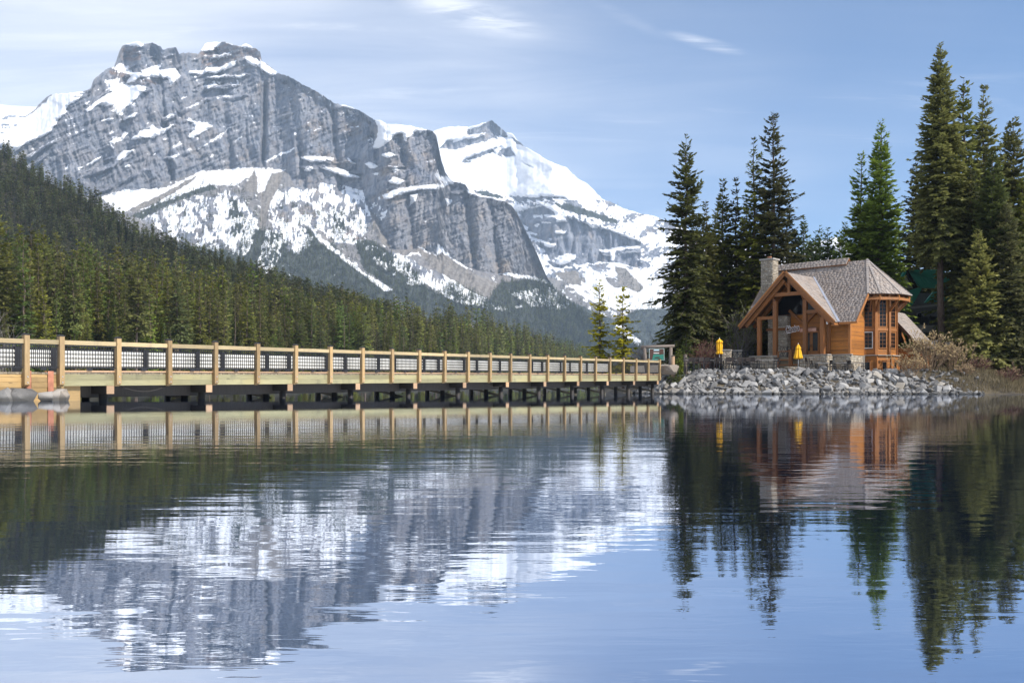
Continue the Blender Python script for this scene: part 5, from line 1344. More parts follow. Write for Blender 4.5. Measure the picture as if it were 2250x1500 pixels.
# ---- porch
pf = MB().bounds((-3.5, 0.55, 1.18), (3.9, 3.2, 1.34)).build('porch_floor', M_PLANK, cot)
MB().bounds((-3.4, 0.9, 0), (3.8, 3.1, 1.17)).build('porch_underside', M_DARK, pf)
bw = MB().bounds((-3.2, 3.1, 1.34), (3.95, 3.25, 5.6)).build('porch_wall', M_TIMBERX, cot)
siding(bw, (-0.95, 3.07), (3.95, 3.07), 1.36, 5.5, [(1.30, 2.90, 1.36, 3.95)])
MB().prism([(-3.4, 3.12, 5.6), (3.9, 3.12, 5.6), (0, 3.12, 9.2)], (0, 0.1, 0)).build('gable_glazing', M_GLASS, bw)
MB().bounds((3.78, 1.7, 1.34), (3.9, 3.1, 5.2)).build('side_wall', M_TIMBERX, bw)
# hanging king truss inside (the dark V)
for s in (-1, 1): MB().beam((0.45, 2.9, 4.55), (0.45 + s * 1.5, 2.9, 6.0), 0.16, 0.26).build('truss_brace', M_TIMBERX, bw)
# doors
for k in range(2):
    x0 = 0.36 + k * 0.80
    dr = MB(); dr.bounds((x0, 3.0, 1.36), (x0 + 0.13, 3.08, 3.9)); dr.bounds((x0 + 0.65, 3.0, 1.36), (x0 + 0.78, 3.08, 3.9)); dr.bounds((x0 + 0.13, 3.0, 3.74), (x0 + 0.65, 3.08, 3.9)); dr.bounds((x0 + 0.13, 3.0, 1.36), (x0 + 0.65, 3.08, 2.0))
    d_ = dr.build('door', M_TRIM, cot)
    MB().bounds((x0 + 0.13, 3.04, 2.0), (x0 + 0.65, 3.06, 3.74)).build('pane', M_GLASS, d_)
    MB().tube([(x0 + (0.70 if k == 0 else 0.07), 2.97, 2.35), (x0 + (0.70 if k == 0 else 0.07), 2.97, 2.65)], 0.02, 6).build('handle', M_BLACK, d_)
# stone breast of the fireplace
fb_ = MB().bounds((-3.0, 2.3, 1.34), (-1.0, 3.05, 5.5)).build('stone_breast', M_MORTAR, cot)
stones('stones', [((-3.0, 2.3, 1.36), (-1.0, 2.3, 1.36), (-3.0, 2.3, 5.4)), ((-1.0, 2.3, 1.36), (-1.0, 3.05, 1.36), (-1.0, 2.3, 5.4)), ((-3.0, 3.05, 1.36), (-3.0, 2.3, 1.36), (-3.0, 3.05, 5.4))], fb_, 0.17, 41)
MB().bounds((-3.1, 2.10, 4.05), (-0.85, 2.24, 4.28)).build('mantel_beam', M_TIMBERX, fb_)
# posts
for (u, v, zt, w) in ((-3.62, 1.9, 4.8, 0.26), (-3.0, 0.62, 5.35, 0.36), (-1.32, 0.62, 6.75, 0.38), (1.72, 0.62, 6.75, 0.36), (3.42, 0.62, 5.0, 0.38), (3.6, 1.55, 4.5, 0.30)):
    MB().beam((u, v, 1.35), (u, v, zt), w, w, (0, 1, 0)).build('porch_post', M_TIMBER, cot)
MB().beam((-1.72, 0.55, 7.35), (1.62, 0.55, 7.35), 0.28, 0.34).build('tie_beam', M_TIMBERX, cot)
MB().beam((0.12, 0.55, 7.5), (0.12, 0.55, 8.9), 0.24, 0.24, (0, 1, 0)).build('king_post', M_TIMBER, cot)
for (a, b) in (((-3.0, 0.6, 5.2), (-1.3, 0.6, 5.2)), ((1.72, 0.6, 5.55), (3.3, 0.6, 5.55))): MB().beam(a, b, 0.24, 0.30).build('girt', M_TIMBERX, cot)
for s in (-1, 1):
    MB().beam((s * 4.3, 0.35, 4.45), (s * 0.25, 0.35, 8.65), 0.22, 0.34).build('truss_rafter', M_TIMBERX, cot)
    MB().beam((s * 4.3, 1.9, 4.45), (s * 0.25, 1.9, 8.65), 0.22, 0.34).build('truss_rafter', M_TIMBERX, cot)
def knee(pts): MB().tube(pts, [0.14] * len(pts), 4).build('knee_brace', M_TIMBERX, cot)
knee([(-3.05, 0.6, 4.3), (-3.2, 0.6, 4.9), (-3.75, 0.6, 5.35)]); knee([(-1.35, 0.6, 6.3), (-1.55, 0.6, 7.0), (-1.95, 0.6, 7.5)]); knee([(1.72, 0.6, 6.3), (1.5, 0.6, 7.0), (1.15, 0.6, 7.6)]); knee([(3.4, 0.6, 4.4), (3.2, 0.6, 5.1), (2.8, 0.6, 5.7)]); knee([(0.12, 0.55, 7.9), (-0.3, 0.55, 8.4), (-0.7, 0.55, 8.7)])
# low stone walls in front of the porch
for (ua, ub, sd) in ((-3.75, -0.98, 51), (1.35, 4.02, 52)):
    lw_ = MB().bounds((ua, 0.22, 0), (ub, 0.85, 1.46)).build('stone_wall', M_MORTAR, cot)
    qs = [((ua, 0.22, 0), (ub, 0.22, 0), (ua, 0.22, 1.46)), ((ub, 0.22, 0), (ub, 1.48 if ub > 3 else 0.85, 0), (ub, 0.22, 1.46)), ((ua, 0.85, 0), (ua, 0.22, 0), (ua, 0.85, 1.46))]
    if ub > 3: MB().bounds((ub - 0.3, 0.852, 0), (ub, 1.49, 1.46)).build('wall_return', M_MORTAR, lw_)
    stones('stones', qs, lw_, 0.24, sd); MB().bounds((ua - 0.1, 0.10, 1.462), (ub + 0.12, 0.95, 1.55)).build('coping', M_SILL, lw_)
# stair with its rails between them
st = MB().bounds((-0.9, 0.3, 0.0), (1.3, 0.6, 0.22)).build('stair', M_PLANK, cot)
for k in range(1, 5): MB().bounds((-0.9, 0.3 + k * 0.13, 0.23 * k), (1.3, 0.6 + k * 0.13, 0.23 * k + 0.22)).build('step', M_PLANK, st)
for (u, h) in ((-0.72, 1.95), (0.55, 2.05)): MB().beam((u, 0.05, 0), (u, 0.05, h), 0.12 if u < 0 else 0.30, 0.12 if u < 0 else 0.30, (0, 1, 0)).build('stair_post', M_TIMBER, st)
for zz in (1.1, 0.62, 1.9): MB().beam((-0.72, 0.02, zz), (0.55 if zz != 0.62 else 1.3, 0.02, zz), 0.07, 0.09).build('stair_rail', M_TIMBERX, st)
# iron railing of the porch
ir = MB()
for (u0, u1) in ((-0.95, 0.6), (0.75, 1.5)):
    ir.beam((u0, 0.75, 2.35), (u1, 0.75, 2.35), 0.04, 0.04); ir.beam((u0, 0.75, 1.5), (u1, 0.75, 1.5), 0.04, 0.04)
    n_ = max(1, int((u1 - u0) / 0.75))
    for k in range(n_):
        a, b = u0 + (u1 - u0) * k / n_, u0 + (u1 - u0) * (k + 1) / n_
        ir.beam((a, 0.75, 1.5), ((a + b) / 2, 0.75, 2.35), 0.03, 0.03); ir.beam(((a + b) / 2, 0.75, 2.35), (b, 0.75, 1.5), 0.03, 0.03); ir.beam((a, 0.75, 2.35), ((a + b) / 2, 0.75, 1.5), 0.03, 0.03); ir.beam(((a + b) / 2, 0.75, 1.5), (b, 0.75, 2.35), 0.03, 0.03); ir.beam((b, 0.75, 1.4), (b, 0.75, 2.45), 0.045, 0.045, (0, 1, 0))
ir.build('porch_railing', M_BLACK, cot)
# porch lamp
MB().lathe([(0.06, 0), (0.10, 0.1), (0.10, 0.2), (0.03, 0.26)], 8, (3.98, 0.35, 4.28)).build('porch_lamp', M_WHITE, cot)
# ---- chimney
cx0, cx1, cy0, cy1 = -4.45, -3.15, 3.55, 4.65
ch = MB().bounds((cx0, cy0, 6.4), (cx1, cy1, 11.25)).build('chimney', M_MORTAR, cot)
stones('stones', [((cx0, cy0, 6.5), (cx1, cy0, 6.5), (cx0, cy0, 11.22)), ((cx1, cy0, 6.5), (cx1, cy1, 6.5), (cx1, cy0, 11.22)), ((cx0, cy1, 6.5), (cx0, cy0, 6.5), (cx0, cy1, 11.22))], ch, 0.19, 61)
MB().bounds((cx0 - 0.13, cy0 - 0.13, 11.252), (cx1 + 0.13, cy1 + 0.13, 11.40)).build('chimney_cap', M_SILL, ch)
MB().lathe([(0.2, 0), (0.2, 0.18), (0.23, 0.2), (0.23, 0.24)], 12, ((cx0 + cx1) / 2, (cy0 + cy1) / 2, 11.402)).build('flue', plain('clay_flue', (0.42, 0.2, 0.11), 0.8), ch)
# ---- lean-to behind the bay
lr = [(5.7, 14.6, 2.35), (9.3, 14.6, 2.0), (8.2, 11.0, 2.2), (5.7, 11.0, 5.4)]
side = [(8.9, 9.6, 2.35), (8.9, 14.2, 2.35), (5.7, 14.2, 6.0), (5.7, 9.6, 6.0)]
lo_ = slab('side_roof', side, cot, 0.14); shingles('shingles', side, lo_, 0.26, seed=71)
MB().beam((5.72, 9.55, 5.92), (8.92, 9.55, 2.27), 0.08, 0.24, (1, 0, 1)).build('rake_board', M_SOFFIT, lo_)
sw = MB().bounds((5.7, 9.9, 0), (8.4, 13.9, 2.3)).build('side_wall', M_TIMBERX, cot)
siding(sw, (5.7, 9.87), (8.4, 9.87), 0.05, 2.3)

# ---- the name sign on the porch
M_INK = plain('brown_sign_lettering', (0.085, 0.035, 0.02), 0.6, 0.1); M_SIGNW = plain('white_sign_edge', (0.80, 0.78, 0.76), 0.5, 0.05); M_SIGNP = plain('pink_brown_sign_board', (0.40, 0.20, 0.14), 0.7, 0.12)
M_SIGNL = plain('pale_sign_lettering', (0.62, 0.42, 0.34), 0.6, 0.05)
sg = empty('name_sign', (OX, OY, TER), CROT); tag(sg, 'script lettered restaurant name sign with narrow board hanging over the porch door', 'sign')
def text(name, body, size, loc, mat, parent, shear=0.0, offset=0.0, extrude=0.01, roty=0.0, spacing=1.0):
    cu = bpy.data.curves.new(name, 'FONT'); cu.body = body; cu.size = size; cu.shear = shear; cu.offset = offset; cu.extrude = extrude; cu.space_character = spacing
    o = bpy.data.objects.new(name, cu); COL.objects.link(o)
    dg = bpy.context.evaluated_depsgraph_get(); me = bpy.data.meshes.new_from_object(o.evaluated_get(dg)); bpy.data.objects.remove(o)
    me.materials.clear(); me.materials.append(mat)
    q = link(name, me, parent); q.location = loc; q.rotation_euler = (R(90), roty, 0); return q
for (nm, off, vv, mt) in (('lettering_outline', 0.042, 0.93, M_SIGNW), ('lettering', 0.0, 0.88, M_INK)):
    q_ = text(nm, 'Cilantro', 0.86, (-0.46, vv, 3.66), mt, sg, 0.30, off, 0.02, -R(8), 0.95); q_.scale = (0.53, 1.05, 1)
bd = MB().bounds((0.98, 0.96, 3.72), (2.62, 1.02, 4.05)).build('board', M_SIGNP, sg)
text('lettering', 'ON THE LAKE', 0.24, (1.12, 0.945, 3.81), M_SIGNL, bd, 0, 0.004, 0.006)
MB().bounds((-0.4, 1.0, 4.10), (2.62, 1.05, 4.15)).build('hanger', M_BLACK, sg)

# ================================================================== DETAILS
# ------------------------------------------------------------------ rock embankment
def rock_material(name, lo, hi, warm):
    m = Mat(name); c = m.coord(); r = m.rand(); p = m.pos()
    n1 = m.noise(p, 1.6, 7, 0.65); n2 = m.noise(p, 9.0, 5, 0.6)
    col = m.mix(m.rng(m.math('ADD', m.math('MULTIPLY', n1, 0.55), m.math('MULTIPLY', r, 0.5)), 0.2, 0.85), lo, hi)
    col = m.mix(m.math('MULTIPLY', m.rng(m.math('FRACT', m.math('MULTIPLY', r, 5.3)), 0.7, 1.0), 0.6), col, warm)
    vein = m.rng(m.noise(m.map(p, (1, 1, 2.5), (0.5, 0.6, 0.2)), 2.0, 4, 0.5, 1.5), 0.60, 0.68)
    col = m.mix(m.math('MULTIPLY', vein, 0.35), col, (0.52, 0.51, 0.49))
    sp = m.n.new('ShaderNodeSeparateXYZ'); m.l.new(p, sp.inputs[0])
    wet = m.rng(m.math('ADD', sp.outputs['Z'], m.math('MULTIPLY', n1, 0.12)), 0.12, 0.30, 0.8, 0.0)
    col = m.mix(wet, col, (0.05, 0.048, 0.042))
    return m.set(col, 0.9, m.bump(m.math('ADD', n1, m.math('MULTIPLY', n2, 0.5)), 0.5, 0.06))
M_RIP = rock_material('riprap_limestone', (0.12, 0.118, 0.118), (0.40, 0.39, 0.372), (0.33, 0.28, 0.21))
def rock_mesh(name, seed, mat, flat=0.7, n=16):
    g = random.Random(seed); bm = bmesh.new()
    for k in range(n):
        v = Vector((g.gauss(0, 1), g.gauss(0, 1), g.gauss(0, 1))).normalized()
        v = Vector((math.copysign(abs(v.x) ** 0.5, v.x), math.copysign(abs(v.y) ** 0.5, v.y), math.copysign(abs(v.z) ** 0.5, v.z)))
        v *= g.uniform(0.36, 0.46); bm.verts.new((v.x * 1.25, v.y, v.z * flat))
    r = bmesh.ops.convex_hull(bm, input=bm.verts)
    bmesh.ops.delete(bm, geom=[e for e in r.get('geom_interior', []) if isinstance(e, bmesh.types.BMVert)], context='VERTS')
    es = [e for e in bm.edges if len(e.link_faces) == 2 and e.calc_face_angle(0) > 0.5]
    try: bmesh.ops.bevel(bm, geom=es, offset=0.012, segments=1, profile=0.6, affect='EDGES')
    except Exception: pass
    me = bpy.data.meshes.new(name); bm.to_mesh(me); bm.free(); me.materials.append(mat); return me
def low_rock(seed):
    g = random.Random(seed); bm = bmesh.new()
    for k in range(11):
        v = Vector((g.gauss(0, 1), g.gauss(0, 1), g.gauss(0, 1))).normalized() * g.uniform(0.40, 0.5); bm.verts.new((v.x * 1.25, v.y, v.z * 0.75))
    bmesh.ops.convex_hull(bm, input=bm.verts); me = bpy.data.meshes.new('small_rock'); bm.to_mesh(me); bm.free(); return me
LOWR = [low_rock(700 + k) for k in range(12)]
emb = empty('rock_embankment', (0, 0, 0)); tag(emb, 'bank of loose grey angular rocks below the cottage terrace', 'embankment')
RM = [rock_mesh('rock', 500 + k, M_RIP, (0.62, 0.75, 0.9, 0.55, 0.7)[k % 5], (14, 18, 16, 21)[k % 4]) for k in range(28)]
g = random.Random(8)
def along(t):
    """point on the shore line, t metres from the bridge end"""
    pts = [Vector(p) for p in SHORE[4:14]]; d = t
    for a, b in zip(pts[:-1], pts[1:]):
        L_ = (b - a).length
        if d <= L_:
            q = a.lerp(b, d / L_); n_ = Vector((-(b - a).y, (b - a).x)).normalized(); return q, n_
        d -= L_
    return pts[-1], Vector((0, 1))
TOT = 48.0
cand = []
rows = [(-0.25, 0.9), (0.2, 1.0), (0.7, 1.0), (1.2, 1.0), (1.75, 1.0), (2.3, 0.95), (2.85, 0.95), (3.4, 0.9), (3.95, 0.85)]
for ri, (dd, sz) in enumerate(rows):
    t = g.uniform(0, 0.5)
    while t < TOT:
        s = g.choice((0.36, 0.44, 0.52, 0.62, 0.76, 1.05)) * sz * g.uniform(0.85, 1.12)
        q, n_ = along(t)
        fade = 1.0
        if q.x > 35: fade = max(0.0, 1 - (q.x - 35) / max(6.0 - ri * 0.75, 0.8))
        if fade > 0.04 and (g.random() < 0.35 + fade):
            p2 = q + n_ * (dd + g.uniform(-0.25, 0.25)) * (1.0 if q.x < 40 else 0.7)
            z = float(terrain_z(np.array([p2.x]), np.array([p2.y]))[0])
            cand.append((s, p2.x, p2.y, max(z, -0.05) + s * g.uniform(0.02, 0.14)))
        t += s * g.uniform(0.78, 1.0)
cand.sort(key=lambda c: -c[0])
def rock_at(c): return (c[1], c[2], c[3]), (g.uniform(-0.9, 0.9), g.uniform(-0.9, 0.9), g.uniform(0, 6.28)), (c[0] * g.uniform(0.9, 1.25), c[0] * g.uniform(0.8, 1.1), c[0] * g.uniform(0.7, 1.05))
for c in cand[:300]:
    o = link('rock', g.choice(RM), emb); o.location, o.rotation_euler, o.scale = rock_at(c)
fillV, fillF = [], []
def join_rock(mesh, loc, rot, scl):
    M4 = Matrix.Translation(loc) @ Matrix.Rotation(rot[2], 4, 'Z') @ Matrix.Rotation(rot[0], 4, 'X') @ Matrix.Rotation(rot[1], 4, 'Y') @ Matrix.Diagonal((*scl, 1))
    b0 = len(fillV); fillV.extend(tuple(M4 @ v.co) for v in mesh.vertices); fillF.extend(tuple(b0 + i for i in p.vertices) for p in mesh.polygons)
for c in cand[300:]: join_rock(g.choice(LOWR), *rock_at(c))
for k in range(1900):
    q, n_ = along(g.uniform(0, TOT)); p2 = q + n_ * g.uniform(-0.4, 4.6); z = float(terrain_z(np.array([p2.x]), np.array([p2.y]))[0]); s = g.uniform(0.25, 0.62)
    if q.x > 36 and g.random() < (q.x - 36) / 5: continue
    join_rock(g.choice(LOWR), *rock_at((s, p2.x, p2.y, max(z, -0.05) + s * 0.12)))
me = bpy.data.meshes.new('rock_fill'); me.from_pydata(fillV, [], fillF); me.materials.append(M_RIP); me.update()
tag(link('rock_fill', me, emb), kind='stuff')
# boulders by the near bridge end
M_BLD = rock_material('boulder_stone', (0.10, 0.095, 0.09), (0.33, 0.315, 0.29), (0.32, 0.25, 0.18))
for k, (px, wpx, hpx, lab) in enumerate(((8, 60, 34, 'pale boulder at the left edge below the timber wall'), (48, 90, 30, 'brown streaked long boulder in front of the rusty pile'), (103, 44, 22, 'small round pale boulder between the two rusty piles'), (121, 34, 26, 'cream upright boulder by the right rusty pile'), (139, 40, 28, 'grey wedge boulder at the end of the timber wall'))):
    Y = 32.6 + max(px, 0) / 139 * 1.75; s = wpx / FPX * Y
    o = link('boulder', rock_mesh('boulder', 600 + k, M_BLD, 0.8, 17)); o.location = ((px - 1125) / FPX * Y, Y, 0.14); o.scale = (s * 0.62, 0.7, hpx / FPX * Y * (1.7, 2.2, 1.5, 2.3, 1.9)[k]); o.rotation_euler = (0.3 - 0.2 * k, 0.35 * (k % 3 - 1), 0.9 * k)
    tag(o, lab, 'boulder')
big = link('boulder', rock_mesh('boulder', 640, M_BLD, 0.85, 20)); big.location = at(1470, 812, 81.0); big.scale = (1.7, 1.3, 1.35); tag(big, 'large grey boulder beside the far bridge post', 'boulder')

# ------------------------------------------------------------------ terrace: ground slab edge, pillars, fence
tz = TER
def loc_at(px, Y): return Vector(((px - 1125) / FPX * Y, Y))
def pillar(px, Y, h, label):
    q = loc_at(px, Y); e = empty('stone_pillar', (q.x, q.y, tz - 0.06), -R(20)); tag(e, label, 'pillar', 'stone pillars left of the porch')
    c = MB().bounds((-0.38, -0.38, 0), (0.38, 0.38, h)).build('core', M_MORTAR, e)
    stones('stones', [((-0.4, -0.38, 0), (0.4, -0.38, 0), (-0.4, -0.38, h)), ((0.38, -0.4, 0), (0.38, 0.4, 0), (0.38, -0.4, h)), ((-0.38, 0.4, 0), (-0.38, -0.4, 0), (-0.38, 0.4, h))], e, 0.2, int(px))
    MB().bounds((-0.46, -0.46, h + 0.002), (0.46, 0.46, h + 0.1)).build('capstone', M_SILL, e)
pillar(1597, 87.5, 2.1, 'front freestanding stone pillar left of the porch, the nearer to the yellow umbrella')
pillar(1621, 90.0, 2.15, 'rear freestanding stone pillar left of the porch, the nearer to the cottage')
rf = empty('iron_fence', (0, 0, 0)); a_, b_ = loc_at(1608, 88.0), loc_at(1655, 89.0); tag(rf, 'black iron lattice fence between the stone pillars and the porch', 'fence')
fr = MB(); A = Vector((a_.x, a_.y, tz)); B = Vector((b_.x, b_.y, tz))
for hh in (0.95, 1.95): fr.beam(A + Vector((0, 0, hh)), B + Vector((0, 0, hh)), 0.05, 0.05)
fr.build('rails', M_BLACK, rf)
for k in range(5):
    P0 = A.lerp(B, k / 4); MB().beam(P0 + Vector((0, 0, 0.4)), P0 + Vector((0, 0, 2.05)), 0.06, 0.06, (0, 1, 0)).build('picket', M_BLACK, rf)
    if k < 4:
        P1 = A.lerp(B, (k + 1) / 4)
        MB().beam(P0 + Vector((0, 0, 0.95)), P1 + Vector((0, 0, 1.95)), 0.03, 0.03).build('brace', M_BLACK, rf); MB().beam(P0 + Vector((0, 0, 1.95)), P1 + Vector((0, 0, 0.95)), 0.03, 0.03).build('brace', M_BLACK, rf)
MB().beam(A + Vector((0, 0, 0.3)), B + Vector((0, 0, 0.3)), 0.12, 0.6).build('kerb_wall', M_SILL, rf)

# ------------------------------------------------------------------ patio furniture
M_YEL = plain('yellow_canvas', (0.80, 0.42, 0.012), 0.75, 0.10, 5.0, bump=0.15)
M_ALU = plain('white_pole', (0.70, 0.70, 0.68), 0.4, 0.05)
M_CHAIR = plain('dark_wicker', (0.035, 0.026, 0.022), 0.7, 0.3, 20.0)
M_TABLE = plain('grey_table_top', (0.20, 0.19, 0.18), 0.6, 0.2, 4.0)
def umbrella(px, Y, tip_py, can0_py, label, seed):
    q = loc_at(px, Y); k = Y / FPX; base = tz - 0.05
    zt = EYE + (HOR - tip_py) * k; zb = EYE + (HOR - can0_py) * k; h = zt - zb
    e = empty('umbrella', (q.x, q.y, base)); tag(e, label, 'umbrella')
    b0 = zb - base
    MB().lathe([(0.25, 0), (0.25, 0.06), (0.06, 0.1), (0.05, 0.3)], 12).build('foot', M_BLACK, e)
    MB().tube([(0, 0, 0.25), (0, 0, b0 + h + 0.02)], 0.03, 8).build('pole', M_ALU, e)
    prof = [(0.06, b0 + 0.10 * h), (0.20, b0), (0.36, b0 + 0.06 * h), (0.37, b0 + 0.12 * h), (0.29, b0 + 0.34 * h), (0.24, b0 + 0.56 * h), (0.20, b0 + 0.70 * h), (0.24, b0 + 0.72 * h), (0.20, b0 + 0.78 * h), (0.10, b0 + 0.92 * h), (0.03, b0 + h)] if seed == 1 else [(0.07, b0 + 0.06 * h), (0.26, b0), (0.29, b0 + 0.08 * h), (0.20, b0 + 0.24 * h), (0.24, b0 + 0.30 * h), (0.25, b0 + 0.55 * h), (0.22, b0 + 0.74 * h), (0.28, b0 + 0.76 * h), (0.24, b0 + 0.84 * h), (0.11, b0 + 0.94 * h), (0.03, b0 + h)]
    c = MB().lathe(prof, 64, (0, 0, 0), 0.17, 8).build('canopy', M_YEL, e)
    zs = b0 + (0.26 if seed != 1 else 0.68) * h
    MB().lathe([(0.205, zs), (0.225, zs + 0.02), (0.225, zs + 0.06), (0.20, zs + 0.08)], 24, (0, 0, 0), 0.06, 8).build('strap', M_YEL, c)
    MB().lathe([(0.02, b0 + h), (0.035, b0 + h + 0.04), (0.012, b0 + h + 0.1)], 8).build('finial', M_ALU, e)
umbrella(1754, 83.4, 756, 789, 'closed yellow umbrella in front of the porch stair', 1)
umbrella(1581, 83.8, 744, 778, 'closed yellow umbrella on the terrace left of the stone pillars', 2)
# fire pit
q = loc_at(1740, 82.6); fp = empty('fire_pit', (q.x, q.y, tz - 0.06)); tag(fp, 'low round stone fire pit before the porch stair', 'fire pit')
MB().lathe([(0.62, 0), (0.62, 0.42), (0.3, 0.42), (0.3, 0.2)], 20).build('core', M_MORTAR, fp)
qs = []
for k in range(14):
    a, b = 2 * math.pi * k / 14, 2 * math.pi * (k + 1) / 14; qs.append(((0.64 * math.cos(a), 0.64 * math.sin(a), 0), (0.64 * math.cos(b), 0.64 * math.sin(b), 0), (0.64 * math.cos(a), 0.64 * math.sin(a), 0.42)))
stones('stones', qs, fp, 0.13, 91)
# chairs: tall and low; one of each kind, copied
def chair(h, name):
    e = empty(name); s = 0.23
    MB().bounds((-s, -s, h - 0.05), (s, s, h)).build('seat', M_CHAIR, e)
    bk = MB(); bk.prism([(-s, s - 0.02, h + 0.14), (s, s - 0.02, h + 0.14), (s - 0.03, s + 0.08, h + 0.52), (-s + 0.03, s + 0.08, h + 0.52)], (0, 0.03, 0)); bk.build('backrest', M_CHAIR, e)
    for sx in (-1, 1):
        MB().beam((sx * s, s, h), (sx * s, s + 0.08, h + 0.5), 0.03, 0.03).build('back_post', M_BLACK, e)
        MB().beam((sx * s, -s, h), (sx * (s + 0.04), -s - 0.04, 0), 0.032, 0.032, (0, 1, 0)).build('leg', M_BLACK, e); MB().beam((sx * s, s, h), (sx * (s + 0.04), s + 0.05, 0), 0.032, 0.032, (0, 1, 0)).build('leg', M_BLACK, e)
        if h < 0.6: MB().beam((sx * s, -s, h + 0.22), (sx * s, s, h + 0.22), 0.04, 0.03).build('armrest', M_BLACK, e)
    MB().beam((-s, -s - 0.02, h * 0.4), (s, -s - 0.02, h * 0.4), 0.025, 0.025).build('stretcher', M_BLACK, e)
    return e
def table(h, w, name):
    e = empty(name)
    MB().bounds((-w / 2, -0.38, h - 0.045), (w / 2, 0.38, h)).build('table_top', M_TABLE, e)
    for sx in (-1, 1):
        for sy in (-1, 1): MB().beam((sx * (w / 2 - 0.06), sy * 0.32, 0), (sx * (w / 2 - 0.06), sy * 0.32, h - 0.046), 0.045, 0.045, (0, 1, 0)).build('leg', M_BLACK, e)
    return e
def copy_tree(o, parent=None):
    c = o.copy(); COL.objects.link(c); c.parent = parent
    for ch_ in [x for x in bpy.data.objects if x.parent is o] if o not in KIDS else KIDS[o]: copy_tree(ch_, c)
    return c
KIDS = {}
protos = {'hc': chair(0.74, 'bar_chair'), 'lc': chair(0.46, 'patio_chair'), 'ht': table(1.04, 1.7, 'bar_table'), 'lt': table(0.74, 1.0, 'patio_table')}
for o in protos.values(): KIDS[o] = list(o.children)
for o in list(KIDS):
    for c in KIDS[o]: KIDS[c] = []
used = set()
def put(kind, px, Y, rz, label, group, cat):
    o = protos[kind] if kind not in used else copy_tree(protos[kind]); used.add(kind)
    q = loc_at(px, Y); o.location = (q.x, q.y, tz - 0.05); o.rotation_euler = (0, 0, rz); tag(o, label, cat, group)
rg = random.Random(12)
for k, px in enumerate((1524, 1568, 1611, 1648)):
    lab = ('grey topped bar table nearest the bridge on the terrace', 'grey topped bar table under the left yellow umbrella', 'grey topped bar table before the freestanding stone pillars', 'grey topped bar table at the left end of the porch wall')[k]
    put('ht', px, 83.2 + 0.2 * (k % 2), R(4), lab, 'bar tables along the terrace', 'table')
    for j, dx in enumerate((-13, -5, 5, 13)):
        for sd, dy in ((0, -0.75), (1, 0.75)):
            if (k * 7 + j * 3 + sd) % 5 == 0: continue
            put('hc', px + dx + rg.uniform(-1.5, 1.5), 83.2 + dy + rg.uniform(-0.12, 0.12), (R(180) if sd == 0 else 0) + rg.uniform(-0.3, 0.3), 'dark bar chair drawn up to a bar table left of the porch', 'bar chairs left of the porch stair', 'chair')
put('ht', 1685, 83.0, R(2), 'grey topped bar table before the left porch wall', 'bar tables along the terrace', 'table')
for dx in (-14, 10, 20): put('hc', 1685 + dx, 82.9 + rg.uniform(-0.2, 0.9), rg.uniform(0, 6.2), 'dark bar chair before the left stone wall of the porch', 'bar chairs before the left porch wall', 'chair')
for dx in (1778, 1786): put('hc', dx, 82.8 + rg.uniform(-0.2, 0.4), rg.uniform(1, 2.2), 'dark bar chair standing alone before the right porch wall', 'bar chairs before the right porch wall', 'chair')
for k, px in enumerate((1806, 1846, 1884)):
    put('lt', px, 81.9, R(-10), ('low grey patio table at the corner of the right porch wall', 'low grey patio table before the stone plinth', 'low grey patio table before the cottage bay')[k], 'low tables before the cottage', 'table')
    for dx in (-15, 14): put('lc', px + dx, 81.9 + rg.uniform(-0.2, 0.5), (R(90) if dx < 0 else R(-90)) + rg.uniform(-0.4, 0.4), 'dark low patio chair with armrests at a low table before the cottage', 'low patio chairs before the cottage', 'chair')

# ------------------------------------------------------------------ log sign and bollards at the bridge end
M_LOG = wood('grey_weathered_log', (0.20, 0.165, 0.14), 0.6, 0.8, 'X'); M_LOGZ = wood('grey_weathered_post', (0.20, 0.165, 0.14), 0.6, 0.8, 'Z')
sY = 86.5
def s_at(px, py): return at(px, py, sY)
ls = empty('log_sign', s_at(1434, 815)); tag(ls, 'roadside map board hung in a grey log frame at the far bridge end', 'sign'); o0 = ls.location.copy()
def rel(px, py, dy=0.0): v = s_at(px, py) - o0; return Vector((v.x, v.y + dy, v.z))
MB().tube([rel(1408, 763), rel(1436, 761.5), rel(1482, 760)], [0.17, 0.15, 0.14], 8).build('log_beam', M_LOG, ls)
MB().tube([rel(1422, 825), rel(1416, 764)], [0.19, 0.16], 8).build('log_post', M_LOGZ, ls)
MB().tube([rel(1473, 825), rel(1474, 763)], [0.19, 0.17], 8).build('log_post', M_LOGZ, ls)
MB().prism([rel(1425.5, 791.5, -0.25), rel(1459, 791.5, -0.25), rel(1458.5, 765.5, -0.25), rel(1425.5, 766, -0.25)], (0, 0.06, 0)).build('frame', plain('pale_green_frame', (0.42, 0.52, 0.48), 0.5), ls)
MB().prism([rel(1426.5, 790.8, -0.256), rel(1458, 790.8, -0.256), rel(1457.5, 766.3, -0.256), rel(1426.5, 766.8, -0.256)], (0, 0.003, 0)).build('board', plain('brown_sign_face', (0.075, 0.035, 0.025), 0.6, 0.1), ls)
MB().prism([rel(1432, 790.5, -0.262), rel(1457.6, 790.5, -0.262), rel(1457.2, 778, -0.262), rel(1450, 779.5, -0.262), rel(1442, 777.8, -0.262), rel(1434.5, 778.6, -0.262)], (0, 0.003, 0)).build('map_lake', plain('teal_map', (0.03, 0.20, 0.15), 0.6, 0.1), ls)
MB().prism([rel(1435, 788, -0.268), rel(1446, 787, -0.268), rel(1450, 784, -0.268), rel(1440, 784.5, -0.268)], (0, 0.003, 0)).build('map_land', plain('dark_map', (0.05, 0.04, 0.025), 0.6, 0.1), ls)
